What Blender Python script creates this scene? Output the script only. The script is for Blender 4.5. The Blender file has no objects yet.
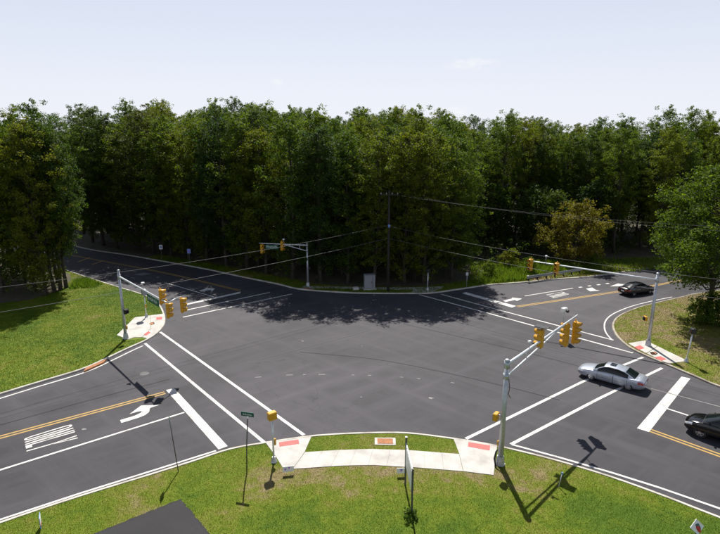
import bpy, bmesh, math, random
import numpy as np
from mathutils import Vector, Matrix
from mathutils.geometry import tessellate_polygon

# ------------------------------------------------------------------ camera, sky, sun, exposure
sc = bpy.context.scene
CAM_H, PITCH, FPX = 18.34, math.radians(13.52), 520.0     # FPX: focal length in photo pixels (720 wide)
cam = bpy.data.cameras.new('camera')
cam.sensor_width = 36.0
cam.lens = FPX / 720.0 * 36.0
cam.clip_end = 6000
camo = bpy.data.objects.new('camera', cam)
sc.collection.objects.link(camo)
camo.location = (0, 0, CAM_H)
camo.rotation_euler = (math.radians(90) - PITCH, 0, 0)
sc.camera = camo

SUN_EL, SUN_AZ = math.radians(54.5), math.radians(-2.5)   # azimuth measured from +Y towards +X
HAZE_POW, HAZE_COL, CLOUD_COL = 1.5, (9.75, 9.95, 11.0), (10.8, 10.7, 10.7)
w = bpy.data.worlds.new('World'); sc.world = w; w.use_nodes = True
wn, wl = w.node_tree.nodes, w.node_tree.links
wn.clear()
sky = wn.new('ShaderNodeTexSky'); sky.sky_type = 'NISHITA'; sky.sun_disc = False
sky.sun_elevation = SUN_EL; sky.sun_rotation = SUN_AZ
sky.air_density = 1.0; sky.dust_density = 0.8; sky.ozone_density = 2.0; sky.altitude = 20
bg = wn.new('ShaderNodeBackground'); bg.inputs['Strength'].default_value = 0.058
wo = wn.new('ShaderNodeOutputWorld')
# humid summer haze whitening the sky towards the horizon, the same all round, and a few thin wisps of cloud
tcw = wn.new('ShaderNodeTexCoord'); sep = wn.new('ShaderNodeSeparateXYZ'); wl.new(tcw.outputs['Generated'], sep.inputs[0])
def wmath(op, a, b=None, clamp=False):
    k = wn.new('ShaderNodeMath'); k.operation = op; k.use_clamp = clamp
    for i, v in enumerate((a, b)):
        if v is None: continue
        if hasattr(v, 'is_output'): wl.new(v, k.inputs[i])
        else: k.inputs[i].default_value = v
    return k.outputs[0]
def wmix(f, a, b):
    k = wn.new('ShaderNodeMix'); k.data_type = 'RGBA'
    for sock, v in ((k.inputs[0], f), (k.inputs[6], a), (k.inputs[7], b)):
        if hasattr(v, 'is_output'): wl.new(v, sock)
        elif isinstance(v, float): sock.default_value = v
        else: sock.default_value = (*v, 1)
    return k.outputs[2]
hz = wmath('POWER', wmath('SUBTRACT', 1.0, wmath('MAXIMUM', sep.outputs[2], 0.0)), HAZE_POW)
skyc = wmix(wmath('MULTIPLY', hz, 0.95), sky.outputs[0], HAZE_COL)
cm = None
for (px_, py_, sx_, sy_) in ((472, 64, 0.040, 0.010), (455, 111, 0.025, 0.008), (276, 82, 0.012, 0.005)):
    ca, cb_ = (px_ - 360) / FPX, (267 - py_) / FPX
    dv = Vector((ca, math.cos(PITCH) + cb_ * math.sin(PITCH), -math.sin(PITCH) + cb_ * math.cos(PITCH))).normalized()
    ux = wmath('MULTIPLY', wmath('SUBTRACT', sep.outputs[0], dv.x), 1 / sx_); uz_ = wmath('MULTIPLY', wmath('SUBTRACT', sep.outputs[2], dv.z), 1 / sy_)
    g_ = wmath('EXPONENT', wmath('MULTIPLY', wmath('ADD', wmath('MULTIPLY', ux, ux), wmath('MULTIPLY', uz_, uz_)), -1.0))
    g_ = wmath('MULTIPLY', g_, wmath('GREATER_THAN', sep.outputs[1], 0.0))
    cm = g_ if cm is None else wmath('MAXIMUM', cm, g_)
mpw = wn.new('ShaderNodeMapping'); wl.new(tcw.outputs['Generated'], mpw.inputs['Vector']); mpw.inputs['Scale'].default_value = (28, 28, 75)
nzw = wn.new('ShaderNodeTexNoise'); wl.new(mpw.outputs[0], nzw.inputs['Vector']); nzw.inputs['Scale'].default_value = 1.6; nzw.inputs['Detail'].default_value = 6
wisp = wmath('MULTIPLY', wmath('SUBTRACT', wmath('MULTIPLY', wmath('ADD', nzw.outputs[0], -0.30), wmath('MULTIPLY', cm, 4.5)), 0.15), 1.0, True)
skyc = wmix(wmath('MULTIPLY', wisp, 0.55), skyc, CLOUD_COL)
wl.new(skyc, bg.inputs['Color']); wl.new(bg.outputs[0], wo.inputs['Surface'])

sd = bpy.data.lights.new('sun', 'SUN'); sd.energy = 5.0; sd.angle = math.radians(0.53); sd.color = (1.0, 0.955, 0.88)
suno = bpy.data.objects.new('sun', sd); sc.collection.objects.link(suno)
to_sun = Vector((math.sin(SUN_AZ) * math.cos(SUN_EL), math.cos(SUN_AZ) * math.cos(SUN_EL), math.sin(SUN_EL)))
suno.rotation_euler = to_sun.to_track_quat('Z', 'Y').to_euler()
suno.location = to_sun * 60

sc.view_settings.view_transform = 'Standard'
sc.view_settings.look = 'None'
sc.view_settings.exposure = 0.65
sc.view_settings.gamma = 1.0
sc.view_settings.use_curve_mapping = False
try:
    sc.cycles.max_bounces = 8; sc.cycles.transparent_max_bounces = 6
except Exception:
    pass

R = random.Random(7)
NR = np.random.default_rng(11)
COL = sc.collection

# ------------------------------------------------------------------ pixel -> ground
SP, CP = math.sin(PITCH), math.cos(PITCH)
def G(x, y, z=0.0):
    a = (x - 360) / FPX; b = (267 - y) / FPX
    d = Vector((a, CP + b * SP, -SP + b * CP))
    t = (z - CAM_H) / d.z
    return Vector((d.x * t, d.y * t, z))
def PX(p):
    dz = p[2] - CAM_H
    dep = p[1] * CP - dz * SP; up = p[1] * SP + dz * CP
    return 360 + FPX * p[0] / dep, 267 - FPX * up / dep
def GG(pts, z=0.0):
    return [G(x, y, z) for x, y in pts]

# ------------------------------------------------------------------ materials
def new_mat(name):
    m = bpy.data.materials.new(name); m.use_nodes = True
    n, l = m.node_tree.nodes, m.node_tree.links
    return m, n, l, n['Principled BSDF']
def node(n, t, **kw):
    k = n.new(t)
    for a, v in kw.items():
        setattr(k, a, v)
    return k
def ramp(n, stops):
    r = n.new('ShaderNodeValToRGB')
    while len(r.color_ramp.elements) > 1: r.color_ramp.elements.remove(r.color_ramp.elements[-1])
    r.color_ramp.elements[0].position = stops[0][0]; r.color_ramp.elements[0].color = (*stops[0][1], 1)
    for p, c in stops[1:]:
        e = r.color_ramp.elements.new(p); e.color = (*c, 1)
    return r
def noise(n, l, scale, detail=4, rough=0.55, vec=None, dist=0.0):
    t = n.new('ShaderNodeTexNoise'); t.inputs['Scale'].default_value = scale
    t.inputs['Detail'].default_value = detail; t.inputs['Roughness'].default_value = rough; t.inputs['Distortion'].default_value = dist
    if vec is not None: l.new(vec, t.inputs['Vector'])
    return t
def mixc(n, l, fac, a, b, mode='MIX'):
    m = n.new('ShaderNodeMix'); m.data_type = 'RGBA'; m.blend_type = mode
    for sock, v in ((m.inputs[0], fac), (m.inputs[6], a), (m.inputs[7], b)):
        if hasattr(v, 'is_output'): l.new(v, sock)
        elif isinstance(v, (int, float)): sock.default_value = v
        else: sock.default_value = (*v, 1)
    return m.outputs[2]
def math_(n, l, op, a, b=None, clamp=False):
    m = n.new('ShaderNodeMath'); m.operation = op; m.use_clamp = clamp
    for i, v in enumerate((a, b)):
        if v is None: continue
        if hasattr(v, 'is_output'): l.new(v, m.inputs[i])
        else: m.inputs[i].default_value = v
    return m.outputs[0]
def pos(n):
    return n.new('ShaderNodeNewGeometry').outputs['Position']
def mapping(n, l, vec, scale=(1, 1, 1), rot=(0, 0, 0), loc=(0, 0, 0)):
    m = n.new('ShaderNodeMapping'); l.new(vec, m.inputs['Vector'])
    m.inputs['Scale'].default_value = scale; m.inputs['Rotation'].default_value = rot; m.inputs['Location'].default_value = loc
    return m.outputs[0]
def bump(n, l, h, bs, strength=0.3, dist=0.02):
    b = n.new('ShaderNodeBump'); b.inputs['Strength'].default_value = strength; b.inputs['Distance'].default_value = dist
    l.new(h, b.inputs['Height']); l.new(b.outputs[0], bs.inputs['Normal'])

M = {}
def plain(name, col, rough=0.5, metal=0.0, var=0.12, scale=3.0, coat=0.0, spec=0.5):
    m, n, l, bs = new_mat(name)
    t = noise(n, l, scale, 5, 0.6, n.new('ShaderNodeTexCoord').outputs['Object'])
    lo = tuple(c * (1 - var) for c in col); hi = tuple(min(1, c * (1 + var)) for c in col)
    r = ramp(n, [(0.3, lo), (0.7, hi)]); l.new(t.outputs[0], r.inputs[0]); l.new(r.outputs[0], bs.inputs['Base Color'])
    bs.inputs['Roughness'].default_value = rough; bs.inputs['Metallic'].default_value = metal
    bs.inputs['Coat Weight'].default_value = coat; bs.inputs['Coat Roughness'].default_value = 0.04
    bs.inputs['Specular IOR Level'].default_value = spec
    M[name] = m
    return m

def mat_asphalt(name, base, light, worn=0.5):
    m, n, l, bs = new_mat(name); p = pos(n)
    big = noise(n, l, 0.055, 4, 0.55, p, 0.6)
    s1 = noise(n, l, 1.0, 4, 0.6, mapping(n, l, mapping(n, l, p, (1, 1, 1), (0, 0, math.radians(-138))), (0.035, 0.6, 1)))
    s2 = noise(n, l, 1.0, 4, 0.6, mapping(n, l, mapping(n, l, p, (1, 1, 1), (0, 0, math.radians(-38))), (0.035, 0.6, 1), (0, 0, 0), (13, 7, 0)))
    mid = noise(n, l, 0.8, 5, 0.65, p)
    fine = noise(n, l, 38.0, 3, 0.7, p)
    st = math_(n, l, 'MAXIMUM', s1.outputs[0], s2.outputs[0])
    v = math_(n, l, 'ADD', math_(n, l, 'MULTIPLY', big.outputs[0], 0.72), math_(n, l, 'MULTIPLY', st, worn))
    v = math_(n, l, 'ADD', v, math_(n, l, 'MULTIPLY', mid.outputs[0], 0.14))
    r = ramp(n, [(0.48, base), (1.04, light)]); l.new(v, r.inputs[0])
    r2 = ramp(n, [(0.25, (0.72, 0.72, 0.72)), (0.75, (1.28, 1.28, 1.28))]); l.new(fine.outputs[0], r2.inputs[0])
    c = mixc(n, l, 1.0, r.outputs[0], r2.outputs[0], 'MULTIPLY')
    # thin cracks and sealed joints
    vo = n.new('ShaderNodeTexVoronoi'); vo.feature = 'DISTANCE_TO_EDGE'; vo.inputs['Scale'].default_value = 0.09
    wob = noise(n, l, 0.5, 3, 0.6, p)
    vm = n.new('ShaderNodeVectorMath'); vm.operation = 'MULTIPLY_ADD'
    l.new(wob.outputs['Color'], vm.inputs[0]); vm.inputs[1].default_value = (3, 3, 0); l.new(p, vm.inputs[2]); l.new(vm.outputs[0], vo.inputs['Vector'])
    cr = math_(n, l, 'LESS_THAN', vo.outputs['Distance'], 0.0014)
    cr = math_(n, l, 'MULTIPLY', cr, math_(n, l, 'GREATER_THAN', big.outputs[0], 0.5))
    c = mixc(n, l, math_(n, l, 'MULTIPLY', cr, 0.45), c, (0.018, 0.018, 0.02))
    # small oil spots and scuffs
    sp = noise(n, l, 2.3, 2, 0.5, p)
    spf = ramp(n, [(0.68, (0, 0, 0)), (0.76, (1, 1, 1))]); l.new(sp.outputs[0], spf.inputs[0])
    c = mixc(n, l, math_(n, l, 'MULTIPLY', spf.outputs[0], 0.4), c, (0.03, 0.029, 0.031))
    l.new(c, bs.inputs['Base Color'])
    bs.inputs['Roughness'].default_value = 0.80; bs.inputs['Specular IOR Level'].default_value = 0.30
    bump(n, l, fine.outputs[0], bs, 0.35, 0.012)
    M[name] = m
mat_asphalt('asphalt', (0.019, 0.0180, 0.0215), (0.078, 0.0735, 0.083), 0.60)
mat_asphalt('seam_dark', (0.014, 0.0135, 0.015), (0.035, 0.034, 0.037), 0.6)
mat_asphalt('seam_pale', (0.060, 0.057, 0.062), (0.10, 0.096, 0.10), 0.6)
mat_asphalt('driveway_asphalt', (0.014, 0.0135, 0.016), (0.032, 0.031, 0.034), 0.45)

def mat_grass(name, blade=False):
    m, n, l, bs = new_mat(name); p = pos(n)
    big = noise(n, l, 0.16, 5, 0.6, p, 0.8)
    mid = noise(n, l, 1.3, 5, 0.65, p, 0.4)
    fine = noise(n, l, 22.0, 3, 0.7, p)
    v = math_(n, l, 'ADD', math_(n, l, 'MULTIPLY', big.outputs[0], 0.58), math_(n, l, 'MULTIPLY', mid.outputs[0], 0.40))
    # drier band next to the road on the camera side
    sx = n.new('ShaderNodeSeparateXYZ'); l.new(p, sx.inputs[0])
    g1 = math_(n, l, 'ADD', sx.outputs[1], -25.9)
    g1 = math_(n, l, 'MULTIPLY', g1, g1); g1 = math_(n, l, 'MULTIPLY', g1, -0.42)
    band = math_(n, l, 'EXPONENT', g1)
    wide = math_(n, l, 'EXPONENT', math_(n, l, 'MULTIPLY', math_(n, l, 'MULTIPLY', math_(n, l, 'ADD', sx.outputs[0], -3.5), math_(n, l, 'ADD', sx.outputs[0], -3.5)), -0.012))
    v = math_(n, l, 'ADD', v, math_(n, l, 'MULTIPLY', math_(n, l, 'MULTIPLY', band, wide), 0.11))
    lush = math_(n, l, 'MULTIPLY', math_(n, l, 'SUBTRACT', 23.9, sx.outputs[1]), 0.10, True)
    v = math_(n, l, 'SUBTRACT', v, math_(n, l, 'MULTIPLY', math_(n, l, 'MULTIPLY', lush, math_(n, l, 'GREATER_THAN', sx.outputs[0], -6.0)), 0.30))
    dry = math_(n, l, 'MULTIPLY', math_(n, l, 'ADD', sx.outputs[0], -20.0), 0.25, True)
    v = math_(n, l, 'ADD', v, math_(n, l, 'MULTIPLY', math_(n, l, 'MULTIPLY', dry, math_(n, l, 'GREATER_THAN', sx.outputs[1], 33.0)), 0.105))
    fresh = math_(n, l, 'MULTIPLY', math_(n, l, 'SUBTRACT', -17.0, sx.outputs[0]), 0.3, True)
    v = math_(n, l, 'SUBTRACT', v, math_(n, l, 'MULTIPLY', math_(n, l, 'MULTIPLY', fresh, math_(n, l, 'GREATER_THAN', sx.outputs[1], 33.0)), 0.045))
    r = ramp(n, [(0.36, (0.064, 0.118, 0.004)), (0.48, (0.116, 0.160, 0.007)), (0.555, (0.155, 0.168, 0.022)), (0.62, (0.220, 0.180, 0.080)), (0.75, (0.255, 0.198, 0.120))])
    l.new(v, r.inputs[0])
    r2 = ramp(n, [(0.25, (0.72, 0.76, 0.72)), (0.75, (1.25, 1.22, 1.22))]); l.new(fine.outputs[0], r2.inputs[0])
    c = mixc(n, l, 1.0, r.outputs[0], r2.outputs[0], 'MULTIPLY')
    if blade:
        gi = n.new('ShaderNodeNewGeometry')
        r3 = ramp(n, [(0.0, (0.78, 0.84, 0.75)), (0.5, (1.02, 1.03, 1.0)), (0.92, (1.2, 1.14, 1.1)), (1.0, (1.8, 1.45, 2.0))]); l.new(gi.outputs['Random Per Island'], r3.inputs[0])
        c = mixc(n, l, 1.0, c, r3.outputs[0], 'MULTIPLY')
        tr = n.new('ShaderNodeBsdfTranslucent'); l.new(c, tr.inputs['Color'])
        mx = n.new('ShaderNodeMixShader'); mx.inputs[0].default_value = 0.42
        l.new(bs.outputs[0], mx.inputs[1]); l.new(tr.outputs[0], mx.inputs[2]); l.new(mx.outputs[0], n['Material Output'].inputs['Surface'])
    else:
        bump(n, l, fine.outputs[0], bs, 0.9, 0.05)
    l.new(c, bs.inputs['Base Color'])
    bs.inputs['Roughness'].default_value = 0.75; bs.inputs['Specular IOR Level'].default_value = 0.2
    M[name] = m
mat_grass('turf'); mat_grass('grass_blade', True)

def mat_floor(name):
    m, n, l, bs = new_mat(name); p = pos(n)
    a = noise(n, l, 0.35, 5, 0.65, p); f = noise(n, l, 9.0, 4, 0.7, p)
    r = ramp(n, [(0.35, (0.030, 0.040, 0.012)), (0.5, (0.050, 0.042, 0.022)), (0.66, (0.075, 0.058, 0.035))]); l.new(a.outputs[0], r.inputs[0])
    r2 = ramp(n, [(0.3, (0.6, 0.6, 0.6)), (0.7, (1.4, 1.4, 1.4))]); l.new(f.outputs[0], r2.inputs[0])
    l.new(mixc(n, l, 1.0, r.outputs[0], r2.outputs[0], 'MULTIPLY'), bs.inputs['Base Color'])
    bs.inputs['Roughness'].default_value = 0.95; bump(n, l, f.outputs[0], bs, 0.8, 0.06)
    M[name] = m
mat_floor('leaf_litter')

def mat_concrete(name, base, dark, stain=0.5):
    m, n, l, bs = new_mat(name); p = pos(n)
    a = noise(n, l, 0.9, 6, 0.65, p); f = noise(n, l, 30, 3, 0.7, p)
    s = math_(n, l, 'ADD', math_(n, l, 'MULTIPLY', a.outputs[0], 0.8), math_(n, l, 'MULTIPLY', f.outputs[0], 0.25))
    r = ramp(n, [(0.38, dark), (0.38 + stain * 0.35, base)]); l.new(s, r.inputs[0]); l.new(r.outputs[0], bs.inputs['Base Color'])
    bs.inputs['Roughness'].default_value = 0.85; bump(n, l, f.outputs[0], bs, 0.2, 0.006)
    M[name] = m
mat_concrete('concrete', (0.45, 0.435, 0.405), (0.33, 0.31, 0.285), 0.6)
mat_concrete('kerb_concrete', (0.46, 0.435, 0.385), (0.27, 0.24, 0.20), 0.5)
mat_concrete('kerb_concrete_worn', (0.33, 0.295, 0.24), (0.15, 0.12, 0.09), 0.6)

def mat_paint(name, col, wear):
    m, n, l, bs = new_mat(name); p = pos(n)
    f = noise(n, l, 26, 5, 0.75, p); a = noise(n, l, 1.1, 4, 0.65, p)
    v = math_(n, l, 'ADD', math_(n, l, 'MULTIPLY', f.outputs[0], 0.62), math_(n, l, 'MULTIPLY', a.outputs[0], 0.5))
    r = ramp(n, [(0.36 + wear * 0.1, tuple(c * 0.35 + 0.03 for c in col)), (0.44 + wear * 0.12, tuple(c * 0.9 for c in col)), (0.7, col)]); l.new(v, r.inputs[0])
    l.new(r.outputs[0], bs.inputs['Base Color']); bs.inputs['Roughness'].default_value = 0.7
    M[name] = m
mat_paint('white_paint', (0.60, 0.585, 0.555), 0.85)
mat_paint('worn_white_paint', (0.20, 0.195, 0.19), 1.3)
mat_paint('yellow_paint', (0.40, 0.245, 0.055), 0.6)
mat_paint('mat_red', (0.50, 0.095, 0.085), 0.3)
plain('galvanised', (0.42, 0.44, 0.47), 0.42, 0.55, 0.15, 6)
plain('galvanised_arm', (0.58, 0.60, 0.63), 0.38, 0.45, 0.12, 6)
plain('signal_yellow', (0.54, 0.27, 0.010), 0.42, 0, 0.1, 8)
plain('black_metal', (0.015, 0.015, 0.016), 0.45, 0, 0.2, 8)
plain('dark_lens', (0.02, 0.012, 0.010), 0.15)
plain('sign_green', (0.004, 0.085, 0.060), 0.4, 0, 0.12, 5)
plain('sign_white', (0.78, 0.78, 0.78), 0.45, 0, 0.05, 5)
plain('sign_blue', (0.16, 0.28, 0.62), 0.45, 0, 0.12, 5)
plain('sign_red', (0.48, 0.03, 0.03), 0.45, 0, 0.2, 12)
plain('sign_teal', (0.02, 0.10, 0.11), 0.5)
plain('sign_purple', (0.30, 0.16, 0.60), 0.5)
plain('sign_magenta', (0.55, 0.20, 0.62), 0.5)
plain('sign_back', (0.55, 0.58, 0.60), 0.5, 0.2, 0.15, 4)
plain('steel_post', (0.10, 0.10, 0.09), 0.6, 0.4, 0.25, 9)
plain('cabinet_grey', (0.27, 0.285, 0.30), 0.5, 0.3, 0.08, 3)
plain('rust', (0.30, 0.13, 0.055), 0.9, 0, 0.3, 9)
plain('lens_red', (0.35, 0.02, 0.015), 0.3)
plain('bark', (0.055, 0.045, 0.036), 0.95, 0, 0.4, 6)
plain('pale_bark', (0.11, 0.095, 0.08), 0.95, 0, 0.4, 6)
plain('pole_wood', (0.028, 0.023, 0.019), 0.9, 0, 0.3, 5)
plain('wire', (0.05, 0.05, 0.05), 0.7)
plain('wire_shiny', (0.09, 0.09, 0.095), 0.6)
plain('car_silver', (0.38, 0.41, 0.47), 0.32, 0.55, 0.02, 2, 0.7)
plain('car_black', (0.004, 0.004, 0.006), 0.12, 0.0, 0.05, 2, 0.35, 0.4)
plain('car_dark', (0.006, 0.007, 0.009), 0.18, 0.0, 0.05, 2, 0.3, 0.4)
plain('car_glass', (0.006, 0.009, 0.010), 0.08, 0.0, 0.05, 2, 0.0, 0.35)
plain('car_trim', (0.02, 0.02, 0.022), 0.6)
plain('car_moulding', (0.20, 0.215, 0.25), 0.5, 0.2)
plain('tyre', (0.018, 0.018, 0.018), 0.85)
plain('rim', (0.50, 0.51, 0.53), 0.3, 0.8, 0.05)
plain('lamp_clear', (0.72, 0.74, 0.76), 0.12, 0.3, 0.05, 4, 1.0)
plain('lamp_red', (0.33, 0.02, 0.012), 0.2, 0, 0.1, 4, 0.8)
plain('cover_iron', (0.085, 0.083, 0.085), 0.7, 0.2, 0.3, 9)
plain('guard_steel', (0.30, 0.31, 0.31), 0.5, 0.5, 0.2, 4)

def mat_leaf(name, dark, mid, light, transl=0.42):
    m, n, l, bs = new_mat(name)
    oi = n.new('ShaderNodeObjectInfo'); gi = n.new('ShaderNodeNewGeometry')
    r = ramp(n, [(0.0, dark), (0.5, mid), (1.0, light)]); l.new(gi.outputs['Random Per Island'], r.inputs[0])
    tint = ramp(n, [(0.0, (0.62, 0.78, 0.85)), (0.3, (0.9, 0.98, 0.95)), (0.65, (1.1, 1.06, 0.9)), (0.9, (1.3, 1.15, 0.9)), (1.0, (1.45, 1.1, 0.9))]); l.new(oi.outputs['Random'], tint.inputs[0])
    c = mixc(n, l, 1.0, r.outputs[0], tint.outputs[0], 'MULTIPLY')
    l.new(c, bs.inputs['Base Color']); bs.inputs['Roughness'].default_value = 0.62; bs.inputs['Specular IOR Level'].default_value = 0.14
    tr = n.new('ShaderNodeBsdfTranslucent')
    tc = mixc(n, l, 1.0, c, (1.3, 1.38, 0.5), 'MULTIPLY'); l.new(tc, tr.inputs['Color'])
    mx = n.new('ShaderNodeMixShader'); mx.inputs[0].default_value = transl
    l.new(bs.outputs[0], mx.inputs[1]); l.new(tr.outputs[0], mx.inputs[2]); l.new(mx.outputs[0], n['Material Output'].inputs['Surface'])
    M[name] = m
mat_leaf('leaf', (0.044, 0.074, 0.008), (0.084, 0.118, 0.013), (0.138, 0.166, 0.024), 0.52)
mat_leaf('leaf_olive', (0.088, 0.086, 0.012), (0.135, 0.122, 0.016), (0.175, 0.145, 0.022))
mat_leaf('leaf_deep', (0.024, 0.046, 0.012), (0.044, 0.074, 0.016), (0.074, 0.104, 0.022), 0.42)
mat_leaf('leaf_weed', (0.07, 0.12, 0.015), (0.11, 0.16, 0.02), (0.16, 0.19, 0.035), 0.45)

# ------------------------------------------------------------------ mesh helpers
class MB:
    def __init__(s): s.v = []; s.f = []; s.sm = []
    def add(s, vs, fs, smooth=False):
        o = len(s.v); s.v += [tuple(v) for v in vs]; s.f += [tuple(i + o for i in f) for f in fs]; s.sm += [smooth] * len(fs); return s
    def box(s, c, d, rz=0.0, mat=None, bev=0.0):
        x, y, z = d[0] / 2, d[1] / 2, d[2] / 2
        if bev <= 0:
            vs = [Vector((a * x, b * y, e * z)) for e in (-1, 1) for a, b in ((-1, -1), (1, -1), (1, 1), (-1, 1))]
            fs = [(3, 2, 1, 0), (4, 5, 6, 7), (0, 1, 5, 4), (1, 2, 6, 5), (2, 3, 7, 6), (3, 0, 4, 7)]
        else:
            k = bev
            ring = lambda ix, iy: [(-ix + k, -iy), (ix - k, -iy), (ix, -iy + k), (ix, iy - k), (ix - k, iy), (-ix + k, iy), (-ix, iy - k), (-ix, -iy + k)]
            vs = []; fs = []
            for zz, i in ((-z, k), (-z + k, 0), (z - k, 0), (z, k)):
                vs += [Vector((a, b, zz)) for a, b in ring(x - i, y - i)]
            for r_ in range(3):
                for j in range(8):
                    fs.append((r_ * 8 + j, r_ * 8 + (j + 1) % 8, r_ * 8 + 8 + (j + 1) % 8, r_ * 8 + 8 + j))
            fs.append(tuple(reversed(range(8)))); fs.append(tuple(range(24, 32)))
        m = mat or Matrix.Rotation(rz, 3, 'Z')
        return s.add([m @ v + Vector(c) for v in vs], fs)
    def tube(s, pts, rad, seg=8, caps=True, smooth=True):
        pts = [Vector(p) for p in pts]; n = len(pts)
        if not hasattr(rad, '__len__'): rad = [rad] * n
        vs = []; fs = []; prev = None
        for i, p in enumerate(pts):
            d = (pts[min(i + 1, n - 1)] - pts[max(i - 1, 0)]).normalized()
            ref = prev if prev is not None else (Vector((1, 0, 0)) if abs(d.z) > 0.9 else Vector((0, 0, 1)))
            u = (ref - d * ref.dot(d)).normalized(); v = d.cross(u); prev = u
            for k in range(seg):
                a = 2 * math.pi * k / seg
                vs.append(p + (u * math.cos(a) + v * math.sin(a)) * rad[i])
        for i in range(n - 1):
            for k in range(seg):
                fs.append((i * seg + k, i * seg + (k + 1) % seg, (i + 1) * seg + (k + 1) % seg, (i + 1) * seg + k))
        s.add(vs, fs, smooth)
        if caps:
            s.f.append(tuple(len(s.v) - n * seg + k for k in reversed(range(seg)))); s.sm.append(False)
            s.f.append(tuple(len(s.v) - seg + k for k in range(seg))); s.sm.append(False)
        return s
    def poly(s, pts, z0, z1=None):
        """flat polygon at z0, or prism from z0 to z1"""
        p2 = [Vector((p[0], p[1], 0)) for p in pts]
        area = sum(p2[i].x * p2[(i + 1) % len(p2)].y - p2[(i + 1) % len(p2)].x * p2[i].y for i in range(len(p2)))
        if area < 0: p2 = p2[::-1]
        tris = tessellate_polygon([p2]); n = len(p2)
        top = z0 if z1 is None else z1
        def up(t):
            a, b, c = (p2[i] for i in t)
            return t if (b - a).cross(c - a).z > 0 else t[::-1]
        tris = [up(tuple(t)) for t in tris]
        s.add([(p.x, p.y, top) for p in p2], tris)
        if z1 is not None:
            vs = [(p.x, p.y, z0) for p in p2] + [(p.x, p.y, z1) for p in p2]
            s.add(vs, [(i, (i + 1) % n, n + (i + 1) % n, n + i) for i in range(n)])
        return s
    def build(s, name, mat, parent=None, loc=None):
        me = bpy.data.meshes.new(name); me.from_pydata(s.v, [], s.f); me.update()
        me.polygons.foreach_set('use_smooth', s.sm)
        me.materials.append(M[mat] if isinstance(mat, str) else mat)
        o = bpy.data.objects.new(name, me); COL.objects.link(o)
        if parent is not None: o.parent = parent
        if loc is not None: o.location = loc
        return o
def tag(o, label=None, cat=None, group=None, kind=None):
    if label: o['label'] = label
    if cat: o['category'] = cat
    if group: o['group'] = group
    if kind: o['kind'] = kind
    return o
def empty(name, loc=(0, 0, 0), rz=0.0):
    o = bpy.data.objects.new(name, None); COL.objects.link(o); o.location = loc; o.rotation_euler = (0, 0, rz); o.empty_display_size = 0.3
    return o
def copy_tree(o, parent=None):
    c = o.copy(); COL.objects.link(c); c.parent = parent
    for ch in KIDS.get(o.name) or o.children: copy_tree(ch, c)
    return c
KIDS = {}

def smooth_line(pts, step=0.6):
    """Catmull-Rom through 2D points"""
    p = [np.array((q[0], q[1]), float) for q in pts]
    p = [2 * p[0] - p[1]] + p + [2 * p[-1] - p[-2]]
    out = []
    for i in range(1, len(p) - 2):
        L = np.linalg.norm(p[i + 1] - p[i]); n = max(2, min(60, int(L / step)))
        for k in range(n):
            t = k / n
            out.append(0.5 * ((2 * p[i]) + (-p[i - 1] + p[i + 1]) * t + (2 * p[i - 1] - 5 * p[i] + 4 * p[i + 1] - p[i + 2]) * t * t + (-p[i - 1] + 3 * p[i] - 3 * p[i + 1] + p[i + 2]) * t ** 3))
    out.append(p[-2])
    return np.array(out)
def offset(line, d):
    """to the left of the direction of travel when d > 0"""
    t = np.gradient(line, axis=0); t /= np.linalg.norm(t, axis=1)[:, None] + 1e-9
    return line + np.stack([-t[:, 1], t[:, 0]], 1) * d
def strip(mb, line, d0, d1, z, seglen=None):
    a, b = offset(line, d0), offset(line, d1)
    n = len(line); vs = [(*p, z) for p in a] + [(*p, z) for p in b]
    mb.add(vs, [(i, i + 1, n + i + 1, n + i) if d1 > d0 else (n + i, n + i + 1, i + 1, i) for i in range(n - 1)])
    return mb
def inside(poly, P):
    x, y = P[:, 0], P[:, 1]; r = np.zeros(len(P), bool); n = len(poly)
    for i in range(n):
        x1, y1 = poly[i][0], poly[i][1]; x2, y2 = poly[(i + 1) % n][0], poly[(i + 1) % n][1]
        if y1 == y2: continue
        c = ((y1 > y) != (y2 > y)) & (x < (x2 - x1) * (y - y1) / (y2 - y1) + x1); r ^= c
    return r
def pix(P, z=0.0):
    dz = z - CAM_H; dep = P[:, 1] * CP - dz * SP; up = P[:, 1] * SP + dz * CP
    return 360 + FPX * P[:, 0] / dep, 267 - FPX * up / dep
def xy(pts): return [tuple(G(a, b)[:2]) for a, b in pts]

# ------------------------------------------------------------------ setting: ground, road, kerbs, lawns
tag(MB().poly([(-3000, -400), (3000, -400), (3000, 4000), (-3000, 4000)], -0.06).build('ground', 'leaf_litter'), kind='structure')
road = tag(MB().poly([(-140, -60), (140, -60), (140, 170), (-140, 170)], 0.0).build('road', 'asphalt'), kind='structure')

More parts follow.
